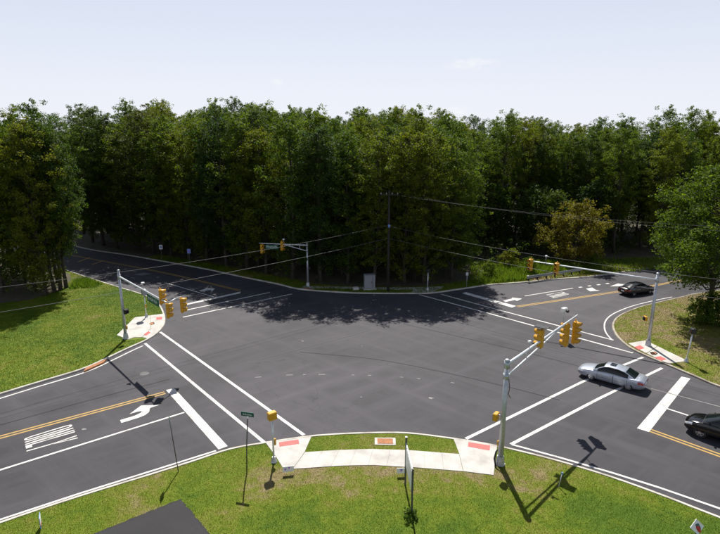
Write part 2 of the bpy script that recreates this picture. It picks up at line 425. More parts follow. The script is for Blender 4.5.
NEAR = smooth_line([(-90, -36), (-55, -8), (-35, 9), (-24, 17.6)] + xy([(0, 523), (80, 496.5), (150, 475), (190, 462.5), (230, 449.5), (265, 443.2), (305, 437.3), (330, 435), (360, 433.6), (407, 433.5), (453, 439), (480, 443.3), (507, 448.5), (557, 461), (610, 477), (667, 497.5), (720, 518)]) + [(24, 17.5), (35, 7.5), (60, -15), (85, -38)])
LEFT = smooth_line([(-130, -45), (-100, -25), (-60, 6), (-40, 22), (-31.5, 30)] + xy([(0, 395.4), (34, 385), (81, 370.8), (104.5, 360.7), (128, 349.5), (148, 340.3), (160, 331.5), (165.3, 322.6), (164, 312.5), (158.4, 304), (145, 295.6), (118, 287.2), (79, 274.7)]) + [(-55, 83.5), (-80, 101), (-139, 142)])
RIGHT = smooth_line([(100, -38), (75, -15), (45, 15.5), (34, 27), (29.8, 33)] + xy([(720, 388), (696, 378), (668.7, 366.4), (640, 354), (626, 346), (615, 335), (612, 324.5), (619, 316), (638, 308), (662, 301.8), (682, 297.3), (700, 293.5)]) + [(55, 66.5), (80, 74), (139, 91)])
FAR = smooth_line([(-139, 163), (-75, 112)] + xy([(77, 247), (130, 256), (200, 268.5), (240, 277), (277, 284.5), (300, 289.8), (340, 292.8), (365, 293.8), (412, 294), (433, 293.4), (460, 289.7), (490, 285.5), (523, 283), (560, 279.5), (607, 275)]) + [(60, 83.5), (90, 93), (139, 109)])
SIDE = {'near': -1, 'left': 1, 'right': -1, 'far': 1}      # which side of the line is verge
LINES = {'near': NEAR, 'left': LEFT, 'right': RIGHT, 'far': FAR}
CLOSE = {'near': [(85, -60), (-90, -60)], 'left': [(-200, 150), (-200, -60)], 'right': [(200, 95), (200, -60), (100, -60)], 'far': [(200, 115), (400, 900), (-400, 900), (-200, 165)]}
KW = 0.21
POLY = {}
for k, ln in LINES.items():
    s = SIDE[k]
    # kerb: face, top, back
    mb = MB(); mp = []
    prof = [(0.0, -0.02), (0.012, 0.105), (0.035, 0.130), (KW - 0.02, 0.135), (KW, 0.08)]
    n = len(ln); rows = [offset(ln, s * d) for d, z in prof]
    wob = np.interp(np.arange(n), np.arange(0, n, 3), NR.normal(0, 0.005, len(np.arange(0, n, 3))))
    vs = []
    for (d, z), rw in zip(prof, rows): vs += [(p[0], p[1], z + (wob[i] if z > 0.1 else 0)) for i, p in enumerate(rw)]
    fs = []
    for j in range(len(prof) - 1):
        for i in range(n - 1):
            q = (j * n + i, j * n + i + 1, (j + 1) * n + i + 1, (j + 1) * n + i)
            fs.append(q if s > 0 else q[::-1])
    mb.add(vs, fs)
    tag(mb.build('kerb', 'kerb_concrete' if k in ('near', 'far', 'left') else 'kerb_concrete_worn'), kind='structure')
    poly = [tuple(p) for p in offset(ln, s * (KW - 0.03))] + CLOSE[k]
    POLY[k] = poly
    tag(MB().poly(poly, 0.10).build({'near': 'lawn', 'left': 'lawn', 'right': 'lawn', 'far': 'woodland_floor'}[k], 'leaf_litter' if k == 'far' else 'turf'), kind='structure')

# grass verge along the far kerb and the litter under the left and right woods
vl = FAR[(FAR[:, 0] > -35) & (FAR[:, 0] < 70)]
tag(strip(MB(), vl, KW, 2.6, 0.106).build('grass_verge', 'turf'), kind='structure')
left_floor = xy([(-120, 312), (0, 304), (30, 300.5), (60, 291), (71, 281), (70, 275)]) + [(-55, 84.5), (-80, 102), (-139, 143), (-150, 100), (-120, 50)]
tag(MB().poly(left_floor, 0.106).build('woodland_floor', 'leaf_litter'), kind='structure')

# road joints: dark gutter seam is left to the asphalt; darker driveway at the bottom
def ragged(pts, n=30, amp=0.025):
    out = []
    for (a, b) in zip(pts[:-1], pts[1:]):
        for k in range(n):
            t = k / n; out.append((a[0] + (b[0] - a[0]) * t + R.gauss(0, amp) * (k > 0), a[1] + (b[1] - a[1]) * t + R.gauss(0, amp) * (k > 0)))
    return out + [pts[-1]]
tag(MB().poly(ragged(xy([(88, 538), (181, 500.5), (212, 538)])) + [(-3, 12), (-16, 12)], 0.116).build('driveway', 'driveway_asphalt'), kind='structure')

# sidewalks -----------------------------------------------------------------
def slabs(name, outline_a, outline_b, n, z0, z1, mat='concrete', gap=0.004):
    """strip of slabs between two matching polylines; every slab is a child"""
    root = tag(empty(name, (0, 0, 0)), kind='structure')
    A, B = np.array(outline_a), np.array(outline_b)
    def at(P, t):
        d = np.r_[0, np.cumsum(np.linalg.norm(np.diff(P, axis=0), axis=1))]; d /= d[-1]
        return np.array([np.interp(t, d, P[:, 0]), np.interp(t, d, P[:, 1])])
    for i in range(n):
        t0, t1 = i / n + gap / 2 / n * 2, (i + 1) / n - gap / 2 / n * 2
        ts = np.linspace(t0, t1, 4)
        pts = [at(A, t) for t in ts] + [at(B, t) for t in ts[::-1]]
        dz = R.uniform(-0.003, 0.003)
        MB().poly(pts, z0, z1 + dz).build('slab', mat, root)
    return root
def patch(root, pts, z1, mat='concrete', name='slab', z0=0.02):
    return MB().poly(pts, z0, z1).build(name, mat, root)
near_walk = slabs('sidewalk', xy([(305, 454), (340, 451.7), (373, 450.8), (407, 451.8), (459, 455.8)]), xy([(293, 470.7), (340, 467.5), (373, 466.8), (417, 469.3), (463, 473)]), 9, 0.02, 0.135)
patch(near_walk, xy([(266, 444.6), (311.5, 438), (304.6, 453.8), (292.8, 470.6), (283.3, 470), (276.5, 459)]), 0.131)
patch(near_walk, xy([(453.5, 440.5), (478, 444.2), (497, 447.5), (493.5, 476.8), (463.3, 473), (459.3, 455.8)]), 0.131)
left_walk = tag(empty('sidewalk'), kind='structure')
patch(left_walk, xy([(117, 336.2), (135, 318.4), (150.1, 316.6), (150.9, 330), (142.2, 338.2), (134, 338.5), (128, 340.5)]), 0.131)
patch(left_walk, xy([(150.4, 316.5), (163.6, 314.8), (164.4, 322), (159.3, 330.8), (148.2, 339.6), (142.6, 338.4), (151.2, 330)]), 0.134)
right_walk = tag(empty('sidewalk'), kind='structure')
patch(right_walk, xy([(628, 344.5), (645, 341.6), (657, 347.3), (646, 354.5)]), 0.131)
patch(right_walk, xy([(657.6, 347.6), (687.5, 362.2), (668, 364.8), (646.8, 354.8)]), 0.134)
far_walk = slabs('sidewalk', xy([(302, 288.5), (330, 289.2), (365, 290), (400, 290.6), (425, 290.4), (441, 289.6)]), xy([(303, 286.6), (330, 287.4), (365, 288), (400, 288.4), (425, 288), (444, 287)]), 12, 0.02, 0.132)
patch(far_walk, xy([(299, 289.3), (312, 291), (314, 289.1), (302.5, 288.6)]), 0.133)
patch(far_walk, xy([(411, 293.2), (432, 292.6), (440, 289.8), (414, 290.7)]), 0.133)
# tactile mats on the ramps
def tactile(quad, which):
    o = MB().poly(xy(quad), 0.12, 0.140)
    q = [Vector((*p, 0)) for p in xy(quad)]
    for i in range(8):
        for j in range(3):
            u, v = (i + .5) / 8, (j + .5) / 3
            c = (q[0] * (1 - u) + q[1] * u) * (1 - v) + (q[3] * (1 - u) + q[2] * u) * v
            o.box((c.x, c.y, 0.141), (0.06, 0.06, 0.012))
    tag(o.build('tactile_mat', 'mat_red'), f'pink red tactile paving mat set in the {which}', 'tactile paving', 'tactile mats on the ramps')
tactile([(279, 444.2), (298.5, 441.2), (299.3, 445.5), (279.5, 448.5)], 'ramp beside the leaning street name post')
tactile([(468.3, 443.8), (490, 447.4), (489.5, 452.3), (467.8, 448.4)], 'ramp beside nearest mast pole')
tactile([(156.5, 318.4), (162.5, 317.8), (162.2, 320.6), (156.3, 321)], 'left corner ramp, beside the thin signal post')
tactile([(143.8, 335.6), (148.6, 332.4), (150.8, 333.8), (146, 337)], 'left corner ramp, nearest the left mast pole')
tactile([(634, 348.2), (640, 346.6), (644.4, 349.4), (638.6, 351.2)], 'right corner ramp, by the mast pole')
tactile([(654.6, 358.8), (660.5, 357.6), (666.4, 360.8), (660.8, 362.2)], 'right corner ramp, by the red pedestrian signal')
tactile([(303, 289.6), (311, 290.4), (312, 289.4), (304.6, 289)], 'far corner ramp, by the far mast pole')
# drainage inlets
def inlet(quad, label, frame=True):
    q = [Vector((*p, 0)) for p in xy(quad)]; c = sum(q, Vector()) / 4
    root = tag(empty('drain_inlet', (c.x, c.y, 0.1)), label, 'drain', 'drain inlets by the kerbs')
    L = lambda s: [((p - c) * s)[:2] for p in q]
    MB().poly(L(1.0), -0.05, 0.034).build('frame', 'concrete', root)
    MB().poly(L(0.74), 0.0, 0.046).build('cover', 'rust', root)
inlet([(374.6, 439.3), (395.4, 439.6), (395.8, 446.8), (374.8, 446.3)], 'rusty drain cover in a white concrete frame on near island')
inlet([(148.5, 324.6), (153.6, 323), (155, 325), (150, 326.7)], 'small rusty cover in left corner ramp')
inlet([(649.5, 353.8), (655, 352.8), (658, 355.4), (652, 356.4)], 'small rusty cover in right corner ramp')
q = xy([(84, 372.6), (104, 363.6), (106.5, 360.5), (86, 369)])
tag(MB().poly(q, 0.02, 0.142).build('kerb_inlet', 'rust'), 'rust stained kerb inlet on the curve of left lawn', 'drain', 'drain inlets by the kerbs')
# ------------------------------------------------------------------ road markings
ZM = 0.005
_zc = [0]
def zm():
    _zc[0] += 1; return 0.0045 + 0.00022 * _zc[0]
def line_px(pts, width, mat='white_paint', name='lane_line', smooth=False, z=None):
    z = z or zm(); P = np.array(xy(pts))
    P = smooth_line(P, 0.8) if smooth else np.array([P[0] + (P[-1] - P[0]) * t for t in np.linspace(0, 1, 12)]) if len(P) == 2 else P
    return tag(strip(MB(), P, -width / 2, width / 2, z).build(name, mat), kind='structure')
def poly_px(pts, mat='white_paint', name='road_marking', z=None):
    z = z or zm()
    return tag(MB().poly(xy(pts), z).build(name, mat), kind='structure')
def double_yellow(pts):
    P = np.array(xy(pts)); P = np.array([P[0] + (P[-1] - P[0]) * t for t in np.linspace(0, 1, 14)]) if len(P) == 2 else smooth_line(P)
    for s in (-1, 1):
        tag(strip(MB(), P, s * 0.16 - 0.075, s * 0.16 + 0.075, zm()).build('yellow_line', 'yellow_paint'), kind='structure')
# left leg
poly_px([(166, 390), (174.3, 388.2), (227.7, 446), (218.6, 449.4)], name='stop_line')
double_yellow([(-60, 453.4), (165, 392.6)])
line_px([(-60, 488.6), (184.3, 412.3)], 0.17)
line_px([(-80, 545.5), (0, 519.5), (80, 493.2), (150, 471.3), (216, 450.6)], 0.14, name='edge_line')
_ll = LEFT[(LEFT[:, 1] > 22) & (LEFT[:, 1] < 45.4) & (LEFT[:, 0] < -18)]
tag(strip(MB(), _ll, -0.62, -0.46, zm()).build('edge_line', 'white_paint'), kind='structure')
line_px([(145, 343.3), (265, 443)], 0.24, name='crosswalk_line')
line_px([(160.3, 332), (304, 435)], 0.24, name='crosswalk_line')
# right leg
poly_px([(637, 428.2), (649, 432), (690.4, 378.5), (681.5, 376.6)], name='stop_line')
double_yellow([(650.5, 430.4), (790, 480.5)])
line_px([(666.3, 408.3), (780, 444.8)], 0.16)
line_px([(466, 438.7), (584, 381), (643, 357.2)], 0.24, name='crosswalk_line')
line_px([(511, 444.3), (600, 398), (662, 368)], 0.24, name='crosswalk_line')
line_px([(512, 444.5), (560, 457.5), (610, 472), (660, 487.7), (720, 508.5), (760, 523)], 0.16, name='edge_line')
line_px([(651, 388.5), (720, 406.7)], 0.12, 'worn_white_paint')
# upper right leg
poly_px([(462, 293.3), (466, 292.2), (516, 306), (512, 307.6)], name='stop_line')
double_yellow([(517, 306.6), (627, 290.2), (683, 280.2)])
line_px([(524.7, 296), (573, 288.2)], 0.16)
line_px([(441, 294.2), (495, 309), (613.5, 340.2)], 0.22, name='crosswalk_line')
line_px([(419, 294.6), (480, 311), (633, 353)], 0.22, name='crosswalk_line')
for a, b in (((579, 287.5), (582, 287)), ((588, 286.2), (591, 285.7)), ((597, 285), (600, 284.5)), ((606, 283.8), (609, 283.3))):
    line_px([a, b], 0.3, name='lane_dash')
poly_px([(610, 286.4), (618, 283.6), (629, 284.4), (626, 287.4), (619, 286.2)], name='lane_arrow')
line_px([(612.5, 340.2), (607.5, 335), (604.6, 329), (605.5, 321), (613, 314), (630, 306.8), (650, 301.5), (672, 297)], 0.14, name='edge_line', smooth=True)
# upper left leg
poly_px([(184, 305.6), (186, 303.8), (241, 291.6), (240, 293.4)], name='stop_line')
line_px([(165.5, 282.8), (214, 297)], 0.16)
line_px([(183, 317.2), (292, 294)], 0.22, name='crosswalk_line')
line_px([(184, 310.6), (270, 292.4)], 0.22, name='crosswalk_line')
double_yellow([(40, 249), (75, 256), (160, 272), (240, 290.6)])
for a, b in (((78, 262), (90, 257.5)), ((92, 264.5), (104, 260.5))):
    line_px([a, b], 0.35, 'yellow_paint', 'median_hatch')
poly_px([(133, 274.6), (144, 272.6), (152, 274), (142, 275.6)], 'worn_white_paint', 'gore_marking')
for x, y in ((118, 273), (125, 275.2), (131, 277.4)):
    line_px([(x, y), (x + 4, y + 1)], 0.25, 'worn_white_paint', 'lane_dash')
poly_px([(199, 290.6), (206, 288.8), (204, 287.8), (215, 288.6), (212, 291.2), (210, 290), (201, 291.6)], name='lane_arrow')
for pts_, wd_, mt_ in (([(258, 360), (330, 341), (400, 322), (490, 299)], 0.09, 'seam_pale'), ([(404, 324), (480, 341.5), (560, 361), (651, 387)], 0.05, 'seam_dark'), ([(0, 425), (90, 400), (170, 379)], 0.05, 'seam_dark'),
                       ([(300, 352), (380, 360), (470, 378), (560, 400)], 0.05, 'seam_dark')):
    line_px(pts_, wd_, mt_, 'paving_seam', smooth=True)
# faint dotted guide line through the middle and a worn strip
dots = smooth_line(xy([(255, 377.3), (300, 374.6), (360, 375), (400, 377), (440, 381), (475, 386)]), 0.25)
for i in range(0, len(dots) - 5, 5):
    if R.random() < 0.7:
        seg = dots[i:i + R.choice((2, 3))]
        tag(strip(MB(), seg, -0.05, 0.05, ZM).build('guide_dash', 'worn_white_paint'), kind='structure')
for x, y, wd in ((437, 324, 0.16), (362, 346, 0.1), (431, 398, 0.3), (361, 397, 0.12), (84, 429, 0.22), (303, 341, 0.2)):
    c = G(x, y); pts = [(c.x + math.cos(a) * wd * R.uniform(.3, 1), c.y + math.sin(a) * wd * 0.6 * R.uniform(.3, 1)) for a in np.linspace(0, 6.28, 14)[:-1]]
    tag(MB().poly(pts, ZM).build('paint_spot', 'worn_white_paint'), kind='structure')
# utility cover in the left lanes
c = G(144.5, 373.5); tag(MB().poly([(c.x + .36 * math.cos(a), c.y + .36 * math.sin(a)) for a in np.linspace(0, 6.283, 21)[:-1]], 0.0, 0.006).build('manhole_cover', 'cover_iron'), 'round metal manhole cover in asphalt near left lawn', 'manhole')

def only_text(q0, q1, q2, q3):
    """block letters; q0 baseline start (O), q1 baseline end (Y), q2 top end (Y), q3 top start (O) in photo pixels"""
    Q = [np.array(p) for p in xy([q0, q1, q2, q3])]; mb = MB()
    def put(poly):
        pts = []
        for u, t in poly: pts.append((Q[0] * (1 - u) + Q[1] * u) * (1 - t) + (Q[3] * (1 - u) + Q[2] * u) * t)
        mb.poly(pts, ZM)
    L_, g = 0.205, 0.06; sw, sh = 0.054, 0.06
    x = 0.0                                                              # O
    put([(x, .16), (x + .03, .03), (x + sw + .01, 0), (x + sw + .01, sh), (x + sw, .17), (x + sw, .83), (x + sw + .01, 1 - sh), (x + sw + .01, 1), (x + .03, .97), (x, .84)])
    put([(x + L_, .84), (x + L_ - .03, .97), (x + L_ - sw - .01, 1), (x + L_ - sw - .01, 1 - sh), (x + L_ - sw, .83), (x + L_ - sw, .17), (x + L_ - sw - .01, sh), (x + L_ - sw - .01, 0), (x + L_ - .03, .03), (x + L_, .16)])
    put([(x + sw + .01, 0), (x + L_ - sw - .01, 0), (x + L_ - sw - .01, sh), (x + sw + .01, sh)]); put([(x + sw + .01, 1 - sh), (x + L_ - sw - .01, 1 - sh), (x + L_ - sw - .01, 1), (x + sw + .01, 1)])
    x += L_ + g                                                          # N
    put([(x, 0), (x + sw, 0), (x + sw, 1), (x, 1)]); put([(x + L_ - sw, 0), (x + L_, 0), (x + L_, 1), (x + L_ - sw, 1)]); put([(x + sw, .78), (x + L_ - sw, 0.02), (x + L_ - sw, .22), (x + sw, .98)])
    x += L_ + g                                                          # L
    put([(x, 0), (x + sw, 0), (x + sw, 1), (x, 1)]); put([(x + sw, 0), (x + L_, 0), (x + L_, .12), (x + sw, .12)])
    x += L_ + g                                                          # Y
    c = x + L_ / 2
    put([(c - sw / 2, 0), (c + sw / 2, 0), (c + sw / 2, .45), (c - sw / 2, .45)])
    put([(c - sw / 2, .45), (c + sw / 2, .45), (c + sw / 2, .5), (x + sw, 1), (x, 1), (c - sw / 2, .55)]); put([(c - sw / 2 + .03, .47), (c + sw / 2, .45), (x + L_, 1), (x + L_ - sw, 1)])
    tag(mb.build('lane_lettering', 'white_paint'), kind='structure')
only_text((24, 438.2), (26.8, 452.6), (78, 438.2), (71.5, 423.8))
only_text((569.5, 294.2), (561.5, 291.5), (546, 294.6), (553.5, 298.2))
poly_px([(120, 420.2), (135, 415.7), (141, 412.8), (142, 411), (138, 411.6), (129.5, 414.2), (141.2, 405.5), (159.2, 405), (150, 408), (149.2, 412), (145, 415.2), (137.5, 418.2), (121.5, 423)], name='lane_arrow')
poly_px([(586, 288.8), (592, 287.6), (596, 290), (600, 290.6), (590, 291.4)], name='lane_arrow')
poly_px([(503, 300.8), (512, 298.6), (512, 297.6), (522, 298.8), (517, 301), (515, 300), (506, 302)], name='lane_arrow')

# ------------------------------------------------------------------ grass blades
def np_mesh(name, V, F, mat, smooth=False):
    """V (n,3), F (m,k) equal-sized faces"""
    me = bpy.data.meshes.new(name); k = F.shape[1]
    me.vertices.add(len(V)); me.vertices.foreach_set('co', V.astype(np.float32).ravel())
    me.loops.add(F.size); me.loops.foreach_set('vertex_index', F.astype(np.int32).ravel())
    me.polygons.add(len(F)); me.polygons.foreach_set('loop_start', np.arange(0, F.size, k, dtype=np.int32))
    if smooth: me.polygons.foreach_set('use_smooth', np.ones(len(F), bool))
    me.update(calc_edges=True); me.materials.append(M[mat]); return me
def scatter(poly, box, dens, avoid=(), pad=80):
    x0, x1, y0, y1 = box; n = int((x1 - x0) * (y1 - y0) * dens)
    P = np.stack([NR.uniform(x0, x1, n), NR.uniform(y0, y1, n)], 1)
    px, py = pix(P, 0.1); k = (px > -pad) & (px < 720 + pad) & (py < 534 + pad * 1.4)
    P = P[k]; P = P[inside(poly, P)]
    for a in avoid: P = P[~inside(a, P)]
    return P
def blades(P, h, wd, z=0.10, lean=0.5):
    n = len(P); a = NR.uniform(0, 2 * np.pi, n); hh = h * NR.uniform(0.5, 1.3, n); w_ = wd * NR.uniform(0.7, 1.3, n)
    b = NR.uniform(0, 2 * np.pi, n); ln = hh * NR.uniform(0, lean * 2, n)
    V = np.zeros((n, 3, 3))
    V[:, 0, 0] = P[:, 0] - np.cos(a) * w_; V[:, 0, 1] = P[:, 1] - np.sin(a) * w_
    V[:, 1, 0] = P[:, 0] + np.cos(a) * w_; V[:, 1, 1] = P[:, 1] + np.sin(a) * w_
    V[:, :2, 2] = z - 0.01
    V[:, 2, 0] = P[:, 0] + np.cos(b) * ln; V[:, 2, 1] = P[:, 1] + np.sin(b) * ln; V[:, 2, 2] = z + hh
    return V.reshape(-1, 3), np.arange(n * 3).reshape(-1, 3)
def grass_obj(name, label, P, h, wd, mat='grass_blade', lean=0.5):
    V, F = blades(P, h, wd, lean=lean)
    o = bpy.data.objects.new(name, np_mesh(name, V, F, mat)); COL.objects.link(o)
    tag(o, label, 'grass', kind='stuff')
walk_near = [xy([(305, 453.4), (340, 451.2), (373, 450.3), (407, 451.3), (459, 455.3), (463, 473.5), (417, 469.8), (373, 467.3), (340, 468), (293, 471)]),
             xy([(266, 444.6), (311.5, 438), (304.6, 453.8), (292.8, 471), (283.3, 470.4), (276, 459)]),
             xy([(453.5, 440.5), (478, 444.2), (497.5, 447.5), (493.8, 477.2), (463.3, 473.4), (459, 455.8)]),
             xy([(374.6, 439.3), (395.4, 439.6), (395.8, 446.8), (374.8, 446.3)]),
             xy([(93, 538), (180.6, 502.2), (209, 538)]) + [(-3.3, 12), (-15.7, 12)]]
grass_obj('lawn_grass', 'mown patchy grass of the near corner lawn', scatter(POLY['near'], (-27, 27, 15, 31), 950, walk_near), 0.042, 0.011)
walk_left = [xy([(117, 336.2), (135, 318.4), (164, 314.8), (165, 322), (159, 331), (147, 340), (128, 341)]), left_floor]
grass_obj('lawn_grass', 'bright sunlit grass of the left corner lawn', scatter(POLY['left'], (-55, -18, 28, 76), 330, walk_left), 0.06, 0.02)
walk_right = [xy([(628, 345), (645, 341), (688, 362), (668, 365.5)])]
grass_obj('lawn_grass', 'dry yellowing grass of the right corner lawn', scatter(POLY['right'], (22, 52, 30, 68), 330, walk_right), 0.06, 0.02)
verge = [tuple(p) for p in offset(vl, KW)] + [tuple(p) for p in offset(vl, 3.0)[::-1]]
grass_obj('verge_grass', 'rough grass strip along the far kerb', scatter(verge, (-35, 60, 58, 90), 90), 0.16, 0.04)
weed = xy([(476, 285), (500, 283.5), (527, 281), (545, 274.5), (575, 270.5), (560, 264), (520, 264), (490, 268)])
grass_obj('tall_weeds', 'tall bright green weeds in front of the guardrail end', scatter(weed, (10, 45, 60, 95), 60), 0.75, 0.06, 'leaf_weed', 0.35)
grass_obj('rough_grass', 'rough shaded grass beyond the guardrail clearing', scatter(xy([(470, 284), (560, 276.5), (640, 271.5), (700, 266.5), (700, 258), (470, 262)]), (10, 75, 62, 100), 26), 0.4, 0.07, 'leaf_weed', 0.5)
weed2 = xy([(69, 290), (75, 281), (84, 279), (103, 285), (95, 288)])
grass_obj('tall_weeds', 'rough weeds at the kerb beside the left trunks', scatter(weed2, (-50, -25, 55, 76), 60), 0.5, 0.05, 'leaf_weed', 0.35)

# ------------------------------------------------------------------ trees
def leaf_cloud(C, N, per, rad, size, up=0.5, rng=NR):
    """C clump centres, per leaves each within rad -> quads"""
    n = len(C) * per
    c = np.repeat(C, per, 0); r = np.repeat(np.broadcast_to(rad, (len(C),)), per)
    d = rng.normal(0, 1, (n, 3)); d /= np.linalg.norm(d, axis=1)[:, None] + 1e-9
    d *= (rng.uniform(0, 1, n) ** 0.45 * r)[:, None]; d[:, 2] *= 0.75
    p = c + d
    nn = rng.normal(0, 1, (n, 3)); nn[:, 2] += up * 2; nn += d / (r[:, None] + 1e-6) * 0.7
    nn /= np.linalg.norm(nn, axis=1)[:, None]
    t = np.cross(nn, rng.normal(0, 1, (n, 3))); t /= np.linalg.norm(t, axis=1)[:, None] + 1e-9
    b = np.cross(nn, t)
    s = (size * rng.uniform(0.65, 1.35, n))[:, None]
    V = np.stack([p - t * s, p + b * s * 0.55 - nn * s * 0.12, p + t * s, p - b * s * 0.55 - nn * s * 0.12], 1).reshape(-1, 3)
    return V, np.arange(n * 4).reshape(-1, 4)

def tree_mesh(seed, H, base, rad, limbs=34, per=34, leaf=0.17, lean=0.0, top=0.62, ascend=0.9, trunk_r=0.2, leafmat='leaf', barkmat='bark', prof=None, clump=0.75):
    rng = np.random.default_rng(seed); wood = MB()
    zs = np.linspace(0, H * 0.95, 9); wx = np.cumsum(rng.normal(0, 0.09, 9)) + lean * (zs / H) ** 1.5; wy = np.cumsum(rng.normal(0, 0.09, 9)); wx -= wx[0]; wy -= wy[0]
    wood.tube(list(zip(wx, wy, zs)), [max(0.02, trunk_r * (1.25 if i == 0 else 1) * (1 - 0.9 * zs[i] / H)) for i in range(9)], 7)
    C = []; Rr = []
    prof = prof or (lambda t: (0.55 + 0.45 * math.sin(min(1, t / top) * math.pi / 2)) if t < top else math.sqrt(max(0.0, 1 - ((t - top) / (1 - top)) ** 2)) * 0.9 + 0.1)
    for i in range(limbs):
        t = (i + rng.uniform(0, 1)) / limbs; t = t ** 0.85
        z0 = base + (H * 0.97 - base) * t
        r_env = rad * prof(t) * rng.uniform(0.65, 1.18)
        a = i * 2.399 + rng.normal(0, 0.4)
        z_at = max(base * 0.55, z0 - r_env * ascend * rng.uniform(0.4, 0.9))
        bx, by = np.interp(z_at, zs, wx), np.interp(z_at, zs, wy)
        pts = [(bx, by, z_at)]; n = 5
        for k in range(1, n + 1):
            u = k / n; q = a + rng.normal(0, 0.12)
            pts.append((bx + math.cos(q) * r_env * u, by + math.sin(q) * r_env * u, z_at + (z0 - z_at) * (u ** 0.8) + rng.normal(0, 0.12)))
        br = trunk_r * 0.32 * (1 - 0.6 * t)
        wood.tube(pts, [br * (1 - 0.85 * k / n) for k in range(n + 1)], 4, caps=False)
        m = max(3, int(round(3 + r_env * 1.15)))
        for k in range(m):
            u = 0.35 + 0.7 * (k + rng.uniform(0, 1)) / m
            j = min(n - 1, int(u * n)) if u < 1 else n - 1; f = u * n - j
            p = np.array(pts[j]) * (1 - f) + np.array(pts[j + 1]) * f
            p += rng.normal(0, 0.42, 3) * (0.6 + 0.5 * u)
            C.append(p); Rr.append(clump * rng.uniform(0.55, 1.2))
    # leading shoots at the very top
    for k in range(5):
        C.append(np.array([wx[-1] + rng.normal(0, 0.5), wy[-1] + rng.normal(0, 0.5), H * 0.94 + k * 0.012 * H])); Rr.append(clump * 0.55)
    V, F = leaf_cloud(np.array(C), None, per, np.array(Rr), leaf, rng=rng)
    me = np_mesh('crown', V, F, leafmat)
    wm = bpy.data.meshes.new('trunk'); wm.from_pydata(wood.v, [], wood.f); wm.update(); wm.polygons.foreach_set('use_smooth', wood.sm); wm.materials.append(M[barkmat])
    return wm, me
def put_tree(proto, loc, rz, sc_, label, group=None, name='deciduous_tree', cat='tree'):
    r = empty(name, loc, rz); r.scale = sc_ if hasattr(sc_, '__len__') else (sc_,) * 3
    tag(r, label, cat, group)
    for nm, me in (('trunk', proto[0]), ('crown', proto[1])):
        o = bpy.data.objects.new(nm, me); COL.objects.link(o); o.parent = r
    return r
WOOD = []
for i in range(9):
    rr = random.Random(100 + i)
    WOOD.append(tree_mesh(100 + i, 22.0 * rr.uniform(0.95, 1.05), rr.uniform(4.0, 7.0), rr.uniform(2.9, 4.0), 78, 46, 0.108, trunk_r=rr.uniform(0.16, 0.25), leafmat=('leaf', 'leaf', 'leaf_deep')[i % 3], ascend=rr.uniform(0.9, 2.2), top=rr.uniform(0.4, 0.7), clump=0.6))
EDGE = []
for i in range(5):
    rr = random.Random(200 + i)
    EDGE.append(tree_mesh(200 + i, 21.5 * rr.uniform(0.95, 1.05), rr.uniform(1.8, 3.6), rr.uniform(3.2, 4.1), 82, 46, 0.108, trunk_r=rr.uniform(0.18, 0.26), leafmat=('leaf', 'leaf', 'leaf_deep')[i % 3], ascend=rr.uniform(0.8, 1.8), top=0.5, clump=0.62))
UNDER = []
for i in range(3):
    UNDER.append(tree_mesh(300 + i, 9.5, 2.2, 2.6, 26, 28, 0.16, trunk_r=0.09, leafmat=('leaf_deep', 'leaf')[i % 2], ascend=0.6))
BIG = tree_mesh(400, 16.8, 4.2, 6.4, 80, 64, 0.125, trunk_r=0.30, leafmat='leaf', ascend=0.45, top=0.35, clump=0.95)
OLIVE = tree_mesh(410, 9.4, 1.2, 5.3, 52, 40, 0.15, trunk_r=0.16, leafmat='leaf_olive', ascend=0.9, top=0.3, clump=0.8)
SHRUB = [tree_mesh(420 + i, 2.6, 0.3, 1.5, 16, 34, 0.11, trunk_r=0.04, leafmat=('leaf_deep', 'leaf')[i % 2], ascend=0.8, top=0.4, clump=0.5) for i in range(2)]

ORD = ['first', 'second', 'third', 'fourth', 'fifth', 'sixth', 'seventh', 'eighth', 'ninth', 'tenth', 'eleventh', 'twelfth', 'thirteenth', 'fourteenth', 'fifteenth', 'sixteenth', 'seventeenth', 'eighteenth', 'nineteenth', 'twentieth']
TENS = ORD[:9]
ORD += ['twenty ' + q for q in TENS] + ['thirtieth'] + ['thirty ' + q for q in TENS] + ['fortieth'] + ['forty ' + q for q in TENS] + ['fiftieth'] + ['fifty ' + q for q in TENS] + ['sixtieth'] + ['sixty ' + q for q in TENS]
farp = POLY['far']; far_keep = offset(FAR, 6.2); far_in = [tuple(p) for p in far_keep] + CLOSE['far']
cand = []
y = 62.0; row = 0
while y < 116:
    x = -100 + (row % 2) * 2.6
    while x < 100:
        cand.append((x + R.uniform(-1.5, 1.5), y + R.uniform(-1.4, 1.4))); x += 5.2
    y += 4.9; row += 1
cand = np.array(cand); cand = cand[inside(far_in, cand)]
cand = cand[np.abs(cand[:, 0]) < 0.76 * cand[:, 1] + 4]
def fdist(p): return np.min(np.linalg.norm(FAR - p, axis=1))
pole_xy = G(388, 290.5)
olive_xy = G(574, 263)
def tree_scale(p, proto_h, lo=0.93):
    px_, py_ = PX((p[0], p[1], 10.0))
    rw = np.interp(px_, [-40, 30, 60, 110, 260, 330, 400, 480, 600, 640, 720], [103, 101, 110, 109, 105, 110, 113, 118, 121, 118, 122]) + R.uniform(-3, 6)
    h = zpix(Vector((p[0], p[1], 0)), rw)
    return min(26.5, max(17.5, h)) * R.uniform(lo, 1.0) / proto_h
def zpix(base, ty):
    """height above ground of the point over base that shows at photo row ty"""
    b = (267 - ty) / FPX; Y = base.y
    return (b * Y * CP - Y * SP) / (CP + b * SP) + CAM_H
front, back = [], []
lastx = -99
